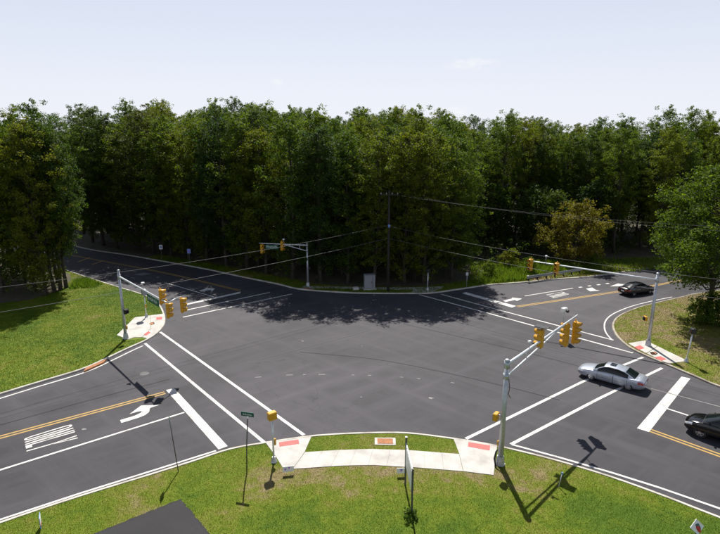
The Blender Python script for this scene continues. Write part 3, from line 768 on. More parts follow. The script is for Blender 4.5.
for i in range(len(FAR)):
    if -52 < FAR[i][0] < 17.0 and (FAR[i][0] - lastx) > 3.0 + R.uniform(0, 1.3):
        q = offset(FAR, (2.9 if FAR[i][0] < -9 else 3.9) + R.uniform(0, 0.8))[i]; lastx = FAR[i][0]
        if abs(q[0] - pole_xy.x) < 1.2: continue
        front.append((q, 4.0))
for p in cand:
    if (14.5 < p[0] < 40 and p[1] < 90) or np.hypot(p[0] - olive_xy.x, p[1] - olive_xy.y - 4) < 10 or (p[1] < olive_xy.y and abs(p[0] - olive_xy.x * p[1] / olive_xy.y) < 5.5 ): continue
    d = fdist(p)
    (front if d < 9.5 else back).append((p, d))
front.sort(key=lambda q: q[0][0] / q[0][1])
pole_r = pole_xy.x / pole_xy.y
lefts = [q for q in front if q[0][0] / q[0][1] < pole_r][::-1]; rights = [q for q in front if q[0][0] / q[0][1] >= pole_r]
for side, lst in (('left', lefts), ('right', rights)):
    for i, (p, d) in enumerate(lst):
        o = ORD[i]
        s = tree_scale(p, 21.8, 0.88)
        put_tree(R.choice(EDGE if d < 6.5 else WOOD + EDGE), (p[0], p[1], 0.08), R.uniform(0, 6.28), (s * R.uniform(.95, 1.1) * (1.2 if d == 4.0 else 1), s * R.uniform(.95, 1.1) * (1.2 if d == 4.0 else 1), s * (1.04 if d == 4.0 else 1)),
                 f'tall green edge tree of far wood, {o} to {side} of utility pole', 'trees at the edge of the far wood')
edge_names = []
for side, lst in (('left', lefts), ('right', rights)):
    for i, (p, d) in enumerate(lst): edge_names.append((p[0] / p[1], f'{ORD[i]} edge tree {side} of pole'))
depth = {}
back.sort(key=lambda q: q[0][1])
for p, d in back:
    en = min(edge_names, key=lambda q: abs(q[0] - p[0] / p[1]))[1]; depth[en] = depth.get(en, 0) + 1; dn = ORD[depth[en] - 1]
    s = tree_scale(p, 22.0)
    put_tree(R.choice(WOOD), (p[0], p[1], 0.08), R.uniform(0, 6.28), (s, s, s * R.uniform(.95, 1.05)), f'green tree deep in far wood, {dn} behind the {en}', 'trees deep in the far wood')
# understorey along the edge
k = 0
for i in range(4, len(far_keep) - 4):
    p = far_keep[i]
    if abs(p[0]) > 0.76 * p[1] + 2 or R.random() > 0.16: continue
    q = offset(FAR, 5.0 + R.uniform(0, 5))[i]
    pxl, pyl = PX((q[0], q[1], 0))
    if 470 < pxl < 640: continue
    where = 'left of the controller cabinet' if pxl < 362 else 'right of the controller cabinet'
    s = R.uniform(0.55, 1.05); k += 1
    put_tree(R.choice(UNDER), (q[0], q[1], 0.08), R.uniform(0, 6.28), s, f'slim shaded young tree under far wood, {ORD[k - 1]} from its left end', 'young trees under the far wood', 'young_tree')
# young growth closing the back of the clearing behind the guardrail
for i in range(15):
    x = 14.5 + i * 1.9 + R.uniform(-.6, .6); yy = 87.5 + R.uniform(-1.5, 2.5); k += 1
    put_tree(R.choice(UNDER), (x, yy, 0.08), R.uniform(0, 6.28), R.uniform(0.8, 1.25), f'leafy young tree backing the guardrail clearing, {ORD[i]} from its left end', 'young trees behind the guardrail clearing', 'young_tree')
# undergrowth filling the woods
def undergrowth(label, P, hmax, per, rad, leaf, mat='leaf_deep'):
    C = np.c_[P, NR.uniform(0.3, hmax, len(P)) ** 1.0]
    V, F = leaf_cloud(C, None, per, NR.uniform(0.5, 1.2, len(P)) * rad, leaf)
    V[:, 2] = np.maximum(V[:, 2], 0.07)
    o = bpy.data.objects.new('undergrowth', np_mesh('undergrowth', V, F, mat)); COL.objects.link(o); tag(o, label, 'undergrowth', kind='stuff')
far_ug = [tuple(p) for p in offset(FAR, 8.0)] + CLOSE['far']
Pu = scatter(far_ug, (-90, 90, 64, 135), 0.55, (), 40)
undergrowth('shaded undergrowth filling the far wood behind trunks', Pu, 3.2, 16, 0.9, 0.2)
Pl = scatter(left_floor, (-90, -38, 50, 120), 0.45, (), 40); pxs, pys = pix(Pl)
Pl = Pl[(pys < 296)]
undergrowth('shaded undergrowth inside the left wood', Pl, 2.2, 16, 0.8, 0.18)
# left wood
lw = []
for ix in range(0, 12):
    for iy in range(0, 14):
        p = np.array([-84 + ix * 4.4 + R.uniform(-1.2, 1.2), 48 + iy * 4.6 + R.uniform(-1.2, 1.2)])
        px_, py_ = PX((p[0], p[1], 0))
        lim = np.interp(px_, [-120, 0, 30, 62, 72], [312, 303, 299.5, 289, 277])
        if px_ < -70 or px_ > 70 or py_ > lim - 1: continue
        if np.min(np.linalg.norm(LEFT - p, axis=1)) < 2.2 or not inside(POLY['left'], p[None])[0]: continue
        lw.append(p)
lw += [np.array(G(a, b)[:2]) for a, b in ((66.5, 288.5), (60.5, 290.3), (55, 292.5), (46, 296))]
lw.sort(key=lambda p: PX((p[0], p[1], 0))[1])
nvis = 0
for i, p in enumerate(lw[::-1]):
    px_, py_ = PX((p[0], p[1], 0)); fr = py_ > 283 and px_ > -10
    s = tree_scale(p, 21.6, 0.93)
    if fr:
        lab = f'tall tree fronting the left wood behind the lawn, {ORD[nvis]} nearest to the camera'; nvis += 1; grp = 'trees fronting the left wood'
    else: lab, grp = f'tree inside the left wood, {ORD[i - nvis]} behind its front row', 'trees inside the left wood'
    put_tree(R.choice(EDGE if (fr and px_ < 50) else WOOD), (p[0], p[1], 0.1), R.uniform(0, 6.28), (s * .95, s * .95, s), lab, grp)
# single trees and bushes
bp = G(707, 323)
put_tree(BIG, (bp.x, bp.y, 0.1), 0.6, (1, 1, 0.97), 'big leafy tree on the right lawn overhanging the road', None)
put_tree(BIG, (47.5, 59.5, 0.1), 2.4, (0.9, 0.9, 1.0), 'leafy tree at right frame edge behind the big lawn tree', None)
put_tree(EDGE[0], (43.5, 47.0, 0.1), 1.2, (0.95, 0.95, 0.62), 'tree beyond the right frame edge beside the right lawn', None)
put_tree(OLIVE, (olive_xy.x, olive_xy.y, 0.1), 0.3, 1.0, 'small rounded olive yellow tree in front of dark right wood', None)
for (a, b, s, lab) in ((698, 324, 0.9, 'dark bush under the big tree on right lawn'), (717, 328, 1.2, 'dark bush at right frame edge beside the right lawn'), (530, 275, 0.8, 'small green bush behind the guardrail near end'),
                       (488, 279, 0.8, 'green bush at left end of the tall weeds'), (590, 268, 0.7, 'low bush beyond the guardrail far end'), (508, 268, 0.9, 'green bush at the back of the tall weeds')):
    p = G(a, b); put_tree(R.choice(SHRUB), (p.x, p.y, 0.08), R.uniform(0, 6), s, lab, None, 'bush', 'bush')

# ------------------------------------------------------------------ signal masts
def signal_proto(nsec):
    """lens side looks along +X, hangs below the origin"""
    H = 0.40; parts = {}
    h = MB()
    for i in range(nsec): h.box((0, 0, -0.12 - H * (i + .5)), (0.24, 0.40, H - 0.012), bev=0.035)
    h.box((0, 0, -0.12 - H * nsec / 2), (0.17, 0.33, H * nsec - 0.04))
    h.tube([(0, 0, 0.02), (0, 0, -0.13)], 0.04, 8)
    h.tube([(0, 0, -0.12 - H * nsec), (0, 0, -0.19 - H * nsec)], 0.05, 8)
    parts['housing'] = (h, 'signal_yellow', 1)
    return parts, H
def make_signal(nsec, loc, face, label, group, far=False):
    H = 0.40
    root = tag(empty('traffic_signal', loc, math.atan2(face[1], face[0])), label, 'traffic light', group)
    if nsec not in SIG:
        h = signal_proto(nsec)[0]['housing'][0]
        v = MB(); n = 12
        for r0, th in ((0.175, 0.012),):
            vs = []; fs = []
            for j, x in enumerate((0.12, 0.42)):
                for rr_ in (r0, r0 - th):
                    for k_ in range(n + 1):
                        a = math.radians(-50 + 280 * k_ / n)
                        cut = 0.0 if j == 0 else -0.10 * max(0, -math.sin(a) + 0.35)
                        vs.append((x + cut, math.cos(a) * rr_, math.sin(a) * rr_))
            m_ = n + 1
            for k_ in range(n):
                fs += [(k_, k_ + 1, 2 * m_ + k_ + 1, 2 * m_ + k_), (m_ + k_ + 1, m_ + k_, 3 * m_ + k_, 3 * m_ + k_ + 1), (2 * m_ + k_, 2 * m_ + k_ + 1, 3 * m_ + k_ + 1, 3 * m_ + k_)]
            v.add(vs, fs, True)
        l_ = MB(); l_.tube([(0.10, 0, 0), (0.135, 0, 0)], 0.155, 14)
        mk = lambda mb, nm, mt: (mb.build(nm, mt))
        a, b, c = mk(h, 'housing', 'signal_yellow'), mk(v, 'visor', 'signal_yellow'), mk(l_, 'lens', 'dark_lens')
        SIG[nsec] = (a.data, b.data, c.data)
        for o in (a, b, c): bpy.data.objects.remove(o)
    a, b, c = SIG[nsec]
    o = bpy.data.objects.new('housing', a); COL.objects.link(o); o.parent = root
    for i in range(nsec):
        z = -0.12 - H * (i + .5)
        for nm, me in (('visor', b), ('lens', c)):
            o = bpy.data.objects.new(nm, me); COL.objects.link(o); o.parent = root; o.location = (0, 0, z)
    return root
SIG = {}
def mast(base, zt, end, label, truss=True, r0=0.14, zarm=None, bend=0.0):
    root = tag(empty('signal_mast', (base.x, base.y, 0.1)), label, 'signal pole', 'mast arm signal poles')
    L = lambda p: Vector(p) - Vector((base.x, base.y, 0.1))
    za = zarm or zt - 0.25
    MB().tube([(0, 0, 0.0), (0, 0, zt - 0.1)], [r0, r0 * 0.72], 14).build('pole', 'galvanised', root)
    b = MB().tube([(0, 0, 0), (0, 0, 0.04)], 0.30, 8); b.tube([(0, 0, 0.04), (0, 0, 0.55)], [0.27, 0.20], 8, smooth=False); b.build('base', 'galvanised', root)
    MB().tube([(0, 0, zt - 0.1), (0, 0, zt - 0.02), (0, 0, zt + 0.03)], [r0 * 0.85, r0 * 0.85, r0 * 0.3], 12).build('pole_cap', 'galvanised', root)
    e = L(end); s = Vector((0, 0, za - 0.1))
    pts = [s.lerp(e, t) + Vector((0, 0, bend * math.sin(t * math.pi))) for t in np.linspace(0, 1, 9)]
    MB().tube(pts, [0.095 - 0.045 * t for t in np.linspace(0, 1, 9)], 10).build('arm', 'galvanised_arm', root)
    hub = MB().tube([(0, 0, za - 0.32), (0, 0, za + 0.1)], r0 * 0.95, 10); hub.build('arm_collar', 'galvanised', root)
    if truss:
        s2 = s - Vector((0, 0, 0.75)); e2 = s.lerp(e, truss)
        MB().tube([s2, s2.lerp(e2, 0.3) , s2.lerp(e2, 0.7), e2 - Vector((0, 0, 0.03))], 0.055, 8).build('lower_arm', 'galvanised_arm', root)
        MB().tube([(0, 0, za - 0.95), (0, 0, za - 0.65)], r0 * 0.98, 10).build('arm_collar', 'galvanised', root)
        for t in (0.3, 0.62):
            MB().tube([s.lerp(e, t * truss), s2.lerp(e2, t)], 0.03, 6).build('arm_strut', 'galvanised_arm', root)
    return root
def on_arm(base, zarm, end, px):
    """point of the arm that shows at photo column px"""
    s = Vector((base.x, base.y, zarm)); e = Vector(end)
    best = min((s.lerp(e, t) for t in np.linspace(0, 1.0, 200)), key=lambda p: abs(PX(p)[0] - px)); return best

ARMS = {}
def leg(a, b): v = Vector(b) - Vector(a); v.normalize(); return v
F_UL, F_R, F_L, F_UR = (-0.74, 0.67), (0.69, -0.72), (-0.78, -0.62), (0.92, 0.38)
# nearest mast
nb = G(500, 464, 0.1); ne = G(577.5, 315, 6.75); print('near arm', (ne - Vector((nb.x, nb.y, 6.3))).length)
mast(nb, 6.55, ne, 'tall grey mast pole with double arm nearest the camera, beside the ramp', 0.80, 0.175, 6.35)
def hang(base, za, end, px, nsec, face, label, grp, drop=0.0, t_off=(0, 0)):
    p = on_arm(base, za, end, px); make_signal(nsec, (p.x + t_off[0], p.y + t_off[1], p.z - drop), face, label, grp); return p
GS = 'traffic signals on the mast arms'
hang(nb, 6.35, ne, 541, 3, F_UL, 'yellow traffic light midway along the nearest mast arm, black plate above', GS, -0.85)
hang(nb, 6.35, ne, 568, 4, F_UL, 'yellow traffic light near the tip of nearest arm, visors facing left', GS, 0.02)
hang(nb, 6.35, ne, 572, 4, F_R, 'yellow traffic light at tip of nearest arm, visors facing right', GS, 0.02, (0.25, -0.05))
p = on_arm(nb, 6.35, ne, 541)
MB().box((p.x, p.y, p.z + 0.90), (0.8, 0.5, 0.035), math.atan2(F_UL[1], F_UL[0])).build('backplate_top', 'black_metal')
bpo = bpy.data.objects['backplate_top']; bpo.name = 'signal_hood'; tag(bpo, 'flat black plate on top of the middle signal of nearest arm', 'plate')
def detector(p, label, h=0.55, r=0.10):
    root = tag(empty('detector_camera', p), label, 'camera', 'detector cameras on the mast arms')
    MB().tube([(0, 0, 0), (0, 0, h)], 0.022, 6).build('stem', 'galvanised', root)
    b = MB().box((0, 0, h + r), (r * 3.0, r * 2, r * 2), 0.5, bev=0.03); b.build('camera_body', 'sign_white', root)
    MB().tube([(0.12, -0.10, h + r * 0.6), (0.22, -0.19, h + r * 0.3)], r * 0.75, 8).build('lens', 'black_metal', root)
p = on_arm(nb, 6.35, ne, 563); detector(p + Vector((0, 0, 0.05)), 'white detector camera on a stem near the tip of nearest arm', 0.9, 0.13)
p = on_arm(nb, 6.35, ne, 529); detector(p + Vector((0, 0, 0.05)), 'small detector camera on nearest arm close to its pole', 0.35, 0.07)
tag(MB().tube([(nb.x - 0.30, nb.y - 0.12, 0.12), (nb.x - 0.36, nb.y - 0.05, 0.5), (nb.x - 0.27, nb.y + 0.02, 0.9), (nb.x - 0.20, nb.y, 1.05)], [0.05, 0.06, 0.05, 0.03], 7).build('conduit', 'black_metal'), 'black conduit hose at foot of the nearest mast pole', 'hose')
# left mast
lb = G(126, 338.5, 0.1); le = G(167.5, 303, 6.25); print('left arm', (le - Vector((lb.x, lb.y, 6.2))).length)
mast(lb, 6.75, le, 'grey mast pole on left corner lawn edge with single arm', None, 0.15, 6.2)
hang(lb, 6.2, le, 161, 3, F_UR, 'yellow traffic light set back on left mast arm, highest of its three', GS, -0.95)
hang(lb, 6.2, le, 167, 3, F_UR, 'yellow traffic light at tip of left mast arm', GS, -0.10)
make_signal(3, G(181, 296.5, 6.3), F_UR, 'yellow traffic light outermost beyond the left mast arm tip', GS)
# bracket holding the outermost head
a_ = Vector(le); b_ = Vector(G(181, 296.5, 6.3))
tag(MB().tube([a_, a_.lerp(b_, .5) + Vector((0, 0, .04)), b_], 0.035, 6).build('signal_bracket', 'galvanised'), 'thin bracket between the left arm tip and outermost signal', 'bracket')
def arm_sign(p0, p1, h, label, mat='sign_green', letters=9):
    p0, p1 = Vector(p0), Vector(p1); d = p1 - p0; d.z = 0; L_ = d.length; rz = math.atan2(d.y, d.x)
    root = tag(empty('street_name_sign', (p0 + p1) / 2, rz), label, 'street sign', 'street name signs')
    MB().box((0, 0, -h / 2), (L_, 0.03, h), bev=0.006).build('panel', mat, root)
    rr = random.Random(int(L_ * 1000))
    for sgn in (-1, 1):
        t = MB(); x = -L_ * 0.40
        while x < L_ * 0.38:
            wl_ = L_ * 0.045 * rr.uniform(0.7, 1.3); hh = h * (0.42 if rr.random() < 0.75 else 0.58)
            t.box((x, sgn * 0.017, -h * 0.72 + hh / 2), (wl_ * 0.28, 0.004, hh)); t.box((x + wl_ * 0.45, sgn * 0.017, -h * 0.72 + hh * rr.uniform(.3, .9)), (wl_ * 0.8, 0.004, hh * 0.2)); x += wl_ * 1.6
            if rr.random() < 0.12: x += wl_
        t.build('lettering', 'sign_white', root)
    for t in (-0.35, 0.35): MB().tube([(L_ * t, 0, -0.02), (L_ * t, 0, 0.16)], 0.014, 6).build('hanger', 'galvanised', root)
    return root
p0 = on_arm(lb, 6.2, le, 146.5); p1 = on_arm(lb, 6.2, le, 158.5)
arm_sign(p0 - Vector((0, 0, 0.16)), p1 - Vector((0, 0, 0.16)), 0.62, 'green street name sign hanging under the left mast arm')
detector(on_arm(lb, 6.2, le, 143.5) + Vector((0, 0, 0.04)), 'small detector camera on top of the left mast arm', 0.45, 0.09)
# right mast
rb = G(648, 345.5, 0.1); re_ = G(527.5, 260.5, 6.7); print('right arm', (re_ - Vector((rb.x, rb.y, 6.4))).length)
mast(rb, 6.9, re_, 'tall grey mast pole on right lawn with longest arm over road', None, 0.16, 6.35)
hang(rb, 6.35, re_, 531, 3, F_L, 'yellow traffic light at far tip of the long right mast arm', GS, -0.35)
hang(rb, 6.35, re_, 557, 3, F_L, 'yellow traffic light second from the tip of right mast arm', GS, -0.35)
detector(on_arm(rb, 6.35, re_, 545.5) + Vector((0, 0, 0.04)), 'small detector camera between the two signals of right arm', 0.6, 0.08)
# far mast
fb = G(308, 286.5, 0.1); fe = G(259, 243.2, 5.6); print('far arm', (fe - Vector((fb.x, fb.y, 5.6))).length)
mast(fb, 5.75, fe, 'grey mast pole before the dark far wood with arm pointing left', 0.5, 0.14, 5.55)
hang(fb, 5.55, fe, 261.5, 3, F_R, 'yellow traffic light at tip of the far mast arm', GS, 0.0)
hang(fb, 5.55, fe, 282, 3, F_R, 'yellow traffic light midway along the far mast arm', GS, -0.5)
p0 = on_arm(fb, 5.55, fe, 265.5); p1 = on_arm(fb, 5.55, fe, 278)
arm_sign(p0 - Vector((0, 0, 0.16)), p1 - Vector((0, 0, 0.16)), 0.55, 'green street name sign hanging under the far mast arm')
detector(on_arm(fb, 5.55, fe, 284) + Vector((0, 0, 0.04)), 'small detector camera on the far mast arm', 0.5, 0.09)
# pedestrian signals fixed to mast poles
def ped_head(p, rz, label, mat='signal_yellow', s=1.0):
    root = tag(empty('pedestrian_signal', p, rz), label, 'crossing signal', 'pedestrian signals')
    MB().box((0.0, 0, 0), (0.24 * s, 0.46 * s, 0.46 * s), bev=0.03).build('housing', mat, root)
    v = MB(); 
    for i in range(5): v.box((0.155 * s, 0, (-0.16 + 0.08 * i) * s), (0.07 * s, 0.40 * s, 0.012))
    v.build('louvre', 'black_metal', root)
    MB().box((0.118 * s, 0, 0), (0.02, 0.40 * s, 0.40 * s)).build('lens', 'dark_lens', root)
    MB().tube([(-0.10, 0, 0.15 * s), (-0.30, 0, 0.15 * s)], 0.025, 6).build('bracket', 'galvanised', root)
def push_button(p, rz, label):
    root = tag(empty('push_button', p, rz), label, 'push button', 'pedestrian push buttons')
    MB().box((0, 0, 0), (0.10, 0.16, 0.34), bev=0.02).build('box', 'signal_yellow', root)
    MB().tube([(0.05, 0, -0.05), (0.075, 0, -0.05)], 0.035, 8).build('button', 'black_metal', root)
ped_head((nb.x - 0.38, nb.y + 0.12, 3.1), math.radians(145), 'yellow pedestrian signal box on the side of nearest mast pole')
push_button((nb.x - 0.13, nb.y + 0.18, 1.35), math.radians(120), 'yellow push button box low on the nearest mast pole')
ped_head((lb.x + 0.36, lb.y - 0.12, 2.85), math.radians(-20), 'black faced pedestrian signal on left mast pole', 'black_metal')
push_button((lb.x + 0.19, lb.y + 0.02, 1.2), 0.0, 'yellow push button box low on the left mast pole')
ped_head((rb.x - 0.62, rb.y - 0.05, 2.75), math.radians(180), 'yellow pedestrian signal on the right mast pole', s=0.9)
ped_head((fb.x + 0.34, fb.y - 0.1, 2.6), math.radians(-30), 'dark pedestrian signal on the far mast pole', 'black_metal', 0.8)
# cable bundle hanging from the nearest pole
tag(MB().tube([(nb.x + 0.13, nb.y - 0.1, 5.5), (nb.x + 0.2, nb.y - 0.12, 5.0), (nb.x + 0.16, nb.y - 0.1, 4.6), (nb.x + 0.3, nb.y - 0.1, 4.35)], 0.02, 6).build('signal_cable', 'black_metal'), 'loose black cable hanging under the nearest mast arm', 'cable')

def ped_post(base, zt, label, mat, rz, s=1.0, btn=True):
    root = tag(empty('pedestrian_signal_post', base), label, 'crossing post', 'pedestrian signal posts')
    MB().tube([(0, 0, 0), (0, 0, zt - 0.2)], 0.055, 10).build('pole', 'galvanised_arm', root)
    MB().tube([(0, 0, 0), (0, 0, 0.05), (0, 0, 0.32)], [0.2, 0.17, 0.1], 8, smooth=False).build('base', 'galvanised', root)
    m = Matrix.Rotation(rz, 3, 'Z')
    hd = MB().box((0, 0, zt + 0.02), (0.34 * s, 0.50 * s, 0.48 * s), mat=m, bev=0.035).build('signal_box', mat, root)
    f = MB().box(m @ Vector((0.175 * s, 0, 0)) + Vector((0, 0, zt + 0.02)), (0.03, 0.42 * s, 0.40 * s), mat=m); f.build('signal_face', 'black_metal', hd)
    v = MB()
    for i in range(4): v.box(m @ Vector((0.21 * s, 0, (-0.15 + 0.1 * i) * s)) + Vector((0, 0, zt + 0.02)), (0.07, 0.42 * s, 0.012), mat=m)
    v.build('louvre', mat, hd)
    if btn: MB().box(m @ Vector((0.02, -0.12, 0)) + Vector((0, 0, 1.25)), (0.12, 0.12, 0.42), mat=m, bev=0.02).build('push_button', 'signal_yellow', root)
    return root
ped_post(G(274, 461.5, 0.12), 2.95, 'pedestrian signal post with yellow box beside the near ramp', 'signal_yellow', math.radians(125))
ped_post(G(146.5, 317, 0.12), 2.75, 'thin post with grey pedestrian signal box on left corner', 'cabinet_grey', math.radians(40), 1.3)
pr = ped_post(G(686, 361.5, 0.12), 2.75, 'slanted light post with black pedestrian signal on right corner', 'black_metal', math.radians(170), 1.0, False)
pr.rotation_euler = (0, math.radians(4), 0)
MB().box((-0.2, -0.05, 2.77), (0.012, 0.14, 0.16), math.radians(-10)).build('red_hand', 'lens_red', pr)
ped_post(G(427.5, 290, 0.12), 2.5, 'white pedestrian signal post on the far corner ramp', 'black_metal', math.radians(-60), 0.9, False)

# ------------------------------------------------------------------ controller cabinet
cb = G(369.5, 289, 0.13)
root = tag(empty('controller_cabinet', cb, math.radians(8)), 'light grey metal controller cabinet in front of the far wood', 'cabinet')
MB().box((0, 0.1, 0.06), (1.7, 1.2, 0.14)).build('plinth', 'concrete', root)
MB().box((0, 0.1, 0.98), (1.36, 0.8, 1.7), bev=0.02).build('body', 'cabinet_grey', root)
MB().box((0, 0.1, 1.86), (1.44, 0.9, 0.07), bev=0.02).build('roof', 'cabinet_grey', root)
dr = MB().box((-0.18, -0.315, 0.98), (0.94, 0.03, 1.5), bev=0.01).build('door', 'cabinet_grey', root)
MB().box((0.2, -0.345, 1.0), (0.05, 0.04, 0.2)).build('handle', 'black_metal', dr)
MB().box((0.36, -0.312, 0.98), (0.03, 0.02, 1.56)).build('door_gap', 'black_metal', root)
tag(MB().box((cb.x - 1.75, cb.y - 0.35, 0.30), (0.7, 0.6, 0.36), 0.2, bev=0.05).build('service_box', 'concrete'), 'low pale concrete service box left of controller cabinet', 'box')

# ------------------------------------------------------------------ utility pole and wires
ub = G(388, 291.5, 0.1)
root = tag(empty('utility_pole', ub), 'dark wooden utility pole standing before the far wood', 'utility pole')
UH = 12.6
MB().tube([(0, 0, 0), (0, 0, UH)], [0.18, 0.11], 10).build('pole', 'pole_wood', root)
MB().box((0, -0.14, UH - 0.5), (2.2, 0.11, 0.12)).build('crossarm', 'pole_wood', root)
for x in (-1.0, -0.35, 0.35, 1.0): MB().tube([(x, -0.14, UH - 0.44), (x, -0.14, UH - 0.26)], [0.045, 0.03], 6).build('insulator', 'sign_back', root)
MB().tube([(0.02, -0.28, 8.15), (0.02, -0.28, 8.5)], 0.13, 8).build('splice_box', 'sign_blue', root)
def wire(pts, label, r=0.012, mat='wire'):
    pts = [Vector(p) for p in pts]
    P = []
    for i in range(len(pts) - 1):
        n = 14
        for k in range(n):
            t = k / n; p0 = pts[max(0, i - 1)]; p1, p2 = pts[i], pts[i + 1]; p3 = pts[min(len(pts) - 1, i + 2)]
            P.append(0.5 * ((2 * p1) + (p2 - p0) * t + (2 * p0 - 5 * p1 + 4 * p2 - p3) * t * t + (-p0 + 3 * p1 - 3 * p2 + p3) * t ** 3))
    P.append(pts[-1])
    tag(MB().tube(P, r, 5).build('power_line', mat), label, 'cable', 'overhead cables')
def run(start, end_xy, zend, sag, label, r=0.02, mat='wire'):
    s = Vector(start); e = Vector((*end_xy, zend))
    wire([s.lerp(e, t) - Vector((0, 0, sag * 4 * t * (1 - t))) for t in np.linspace(0, 1, 7)], label, r, mat)
uz = lambda z, dx=0.0: (ub.x + dx, ub.y - 0.2, z)
run(uz(8.55), (-40, 24.5), 9.2, 1.1, 'upper overhead cable running from utility pole over left lawn', 0.011, 'wire_shiny')
run(uz(6.9), (-40, 24.0), 6.9, 0.75, 'lower thick overhead cable running from utility pole over left lawn', 0.015, 'wire_shiny')
run(uz(UH - 0.25, -0.35), (38, 30), 12.9, 0.9, 'top overhead wire from utility pole towards right, back one', 0.008)
run(uz(UH - 0.25, 1.0), (38.6, 29.2), 12.6, 1.0, 'top overhead wire from utility pole towards right, front one', 0.008)
run(uz(8.4), (38, 29.6), 8.9, 1.0, 'middle overhead cable from utility pole towards right mast', 0.011, 'wire_shiny')
run(uz(6.9), (38, 29.2), 7.2, 0.8, 'lowest overhead cable from utility pole towards right mast', 0.015, 'wire_shiny')

# ------------------------------------------------------------------ guardrail
g0, g1 = G(527, 281.5, 0.1), G(581, 273.6, 0.1)
d = g1 - g0; L_ = d.length; rz = math.atan2(d.y, d.x)
root = tag(empty('guardrail', g0, rz), 'grey steel guardrail at the far verge of upper right road', 'guardrail')
rail = MB(); prof = [(0, .45), (-.07, .49), (-.07, .55), (0, .61), (0, .65), (-.07, .71), (-.07, .77), (0, .81)]
n = 13; vs = []
for i in range(n):
    u = L_ * i / (n - 1)
    vs += [(u, p[0] - 0.1, p[1]) for p in prof]
rail.add(vs, [(i * 8 + j, (i + 1) * 8 + j, (i + 1) * 8 + j + 1, i * 8 + j + 1) for i in range(n - 1) for j in range(7)], True)
rail.build('rail', 'guard_steel', root)
MB().tube([(-0.02, -0.13, 0.42), (-0.02, -0.13, 0.84)], 0.14, 10).build('end_cap', 'guard_steel', root)
for i in range(7):
    u = 0.3 + (L_ - 0.5) * i / 6; MB().box((u, 0.06, 0.4), (0.12, 0.16, 0.84)).build('post', 'pole_wood', root)

# ------------------------------------------------------------------ signs
# two-post notice board seen almost edge-on
a, b = G(405.2, 485, 0.1), G(411.6, 517, 0.1)
za, zb = zpix(a, 439), zpix(b, 470.5)
d = b - a; L_ = d.length; rz = math.atan2(d.y, d.x)
root = tag(empty('notice_board', a, rz), 'two post notice board seen edge on, standing in near lawn', 'sign board')
MB().box((0, 0, za / 2), (0.09, 0.09, za)).build('post', 'steel_post', root)
MB().box((0, 0, za + 0.02), (0.12, 0.12, 0.05), bev=0.01).build('post_cap', 'sign_white', root)
MB().box((L_, 0, zb / 2), (0.09, 0.09, zb)).build('post', 'steel_post', root)
pn = MB().box((L_ / 2, 0.0, za * 0.67), (L_ - 0.10, 0.05, za * 0.46)); pn.build('panel', 'sign_back', root)
for s_ in (-1, 1):
    MB().box((L_ / 2, s_ * 0.028, za * 0.67), (L_ - 0.4, 0.006, za * 0.36)).build('notice_face', 'sign_white', root)
pl = G(411.6, 518, 0.1)
put_tree(tree_mesh(450, 2.2, 0.2, 1.7, 12, 22, 0.22, trunk_r=0.03, leafmat='leaf_weed', top=0.4, clump=0.5), (pl.x, pl.y, 0.08), 1.0, 0.2, 'small light green weed at the foot of notice board', None, 'weed_plant', 'plant')
# leaning street name post
a = G(246.8, 473, 0.1); z = zpix(a, 416)
root = tag(empty('street_name_post', a), 'thin dark leaning post with green street name blade on near lawn', 'street sign')
tip = Vector((0.22, 0.0, z - 0.25))
MB().tube([(0, 0, 0), tip * 0.5 + Vector((-0.03, 0, 0)), tip], 0.035, 6).build('post', 'steel_post', root)
MB().tube([tip, tip + Vector((0, 0, 0.12))], 0.04, 6).build('post_cap', 'sign_white', root)
m = Matrix.Rotation(math.radians(-14), 3, 'Z')
pnl = MB().box(tip + Vector((0, 0, 0.26)), (0.76, 0.025, 0.25), mat=m).build('blade', 'sign_green', root)
t = MB(); x = -0.26
rr = random.Random(3)
while x < 0.27:
    wl_ = rr.uniform(0.02, 0.035); hh = rr.choice((0.09, 0.09, 0.12))
    c = m @ Vector((x, -0.016, 0)) + tip + Vector((0, 0, 0.26 - 0.06 + hh / 2))
    t.box(c, (0.013, 0.006, hh), mat=m); t.box(c + m @ Vector((wl_ * .6, 0, hh * rr.uniform(-.4, .4))), (wl_, 0.006, 0.016), mat=m); x += wl_ * 1.9
t.build('lettering', 'sign_white', pnl)
# thin post with a sign seen edge-on
a = G(178.4, 471.5, 0.1); z = zpix(a, 418)
root = tag(empty('edge_on_sign', a), 'thin leaning sign post with panel seen edge on, left of street name post', 'road sign')
lean = Matrix.Rotation(math.radians(-4), 3, 'Y')
MB().tube([(0, 0, 0), lean @ Vector((0, 0, z))], 0.028, 6).build('post', 'steel_post', root)
dirv = Vector((a.x, a.y, 0)).normalized()
mm = lean @ Matrix.Rotation(math.atan2(dirv.y, dirv.x), 3, 'Z')
MB().box(lean @ Vector((0, 0, z - 0.35)), (0.6, 0.015, 0.62), mat=mm).build('panel', 'sign_green', root)
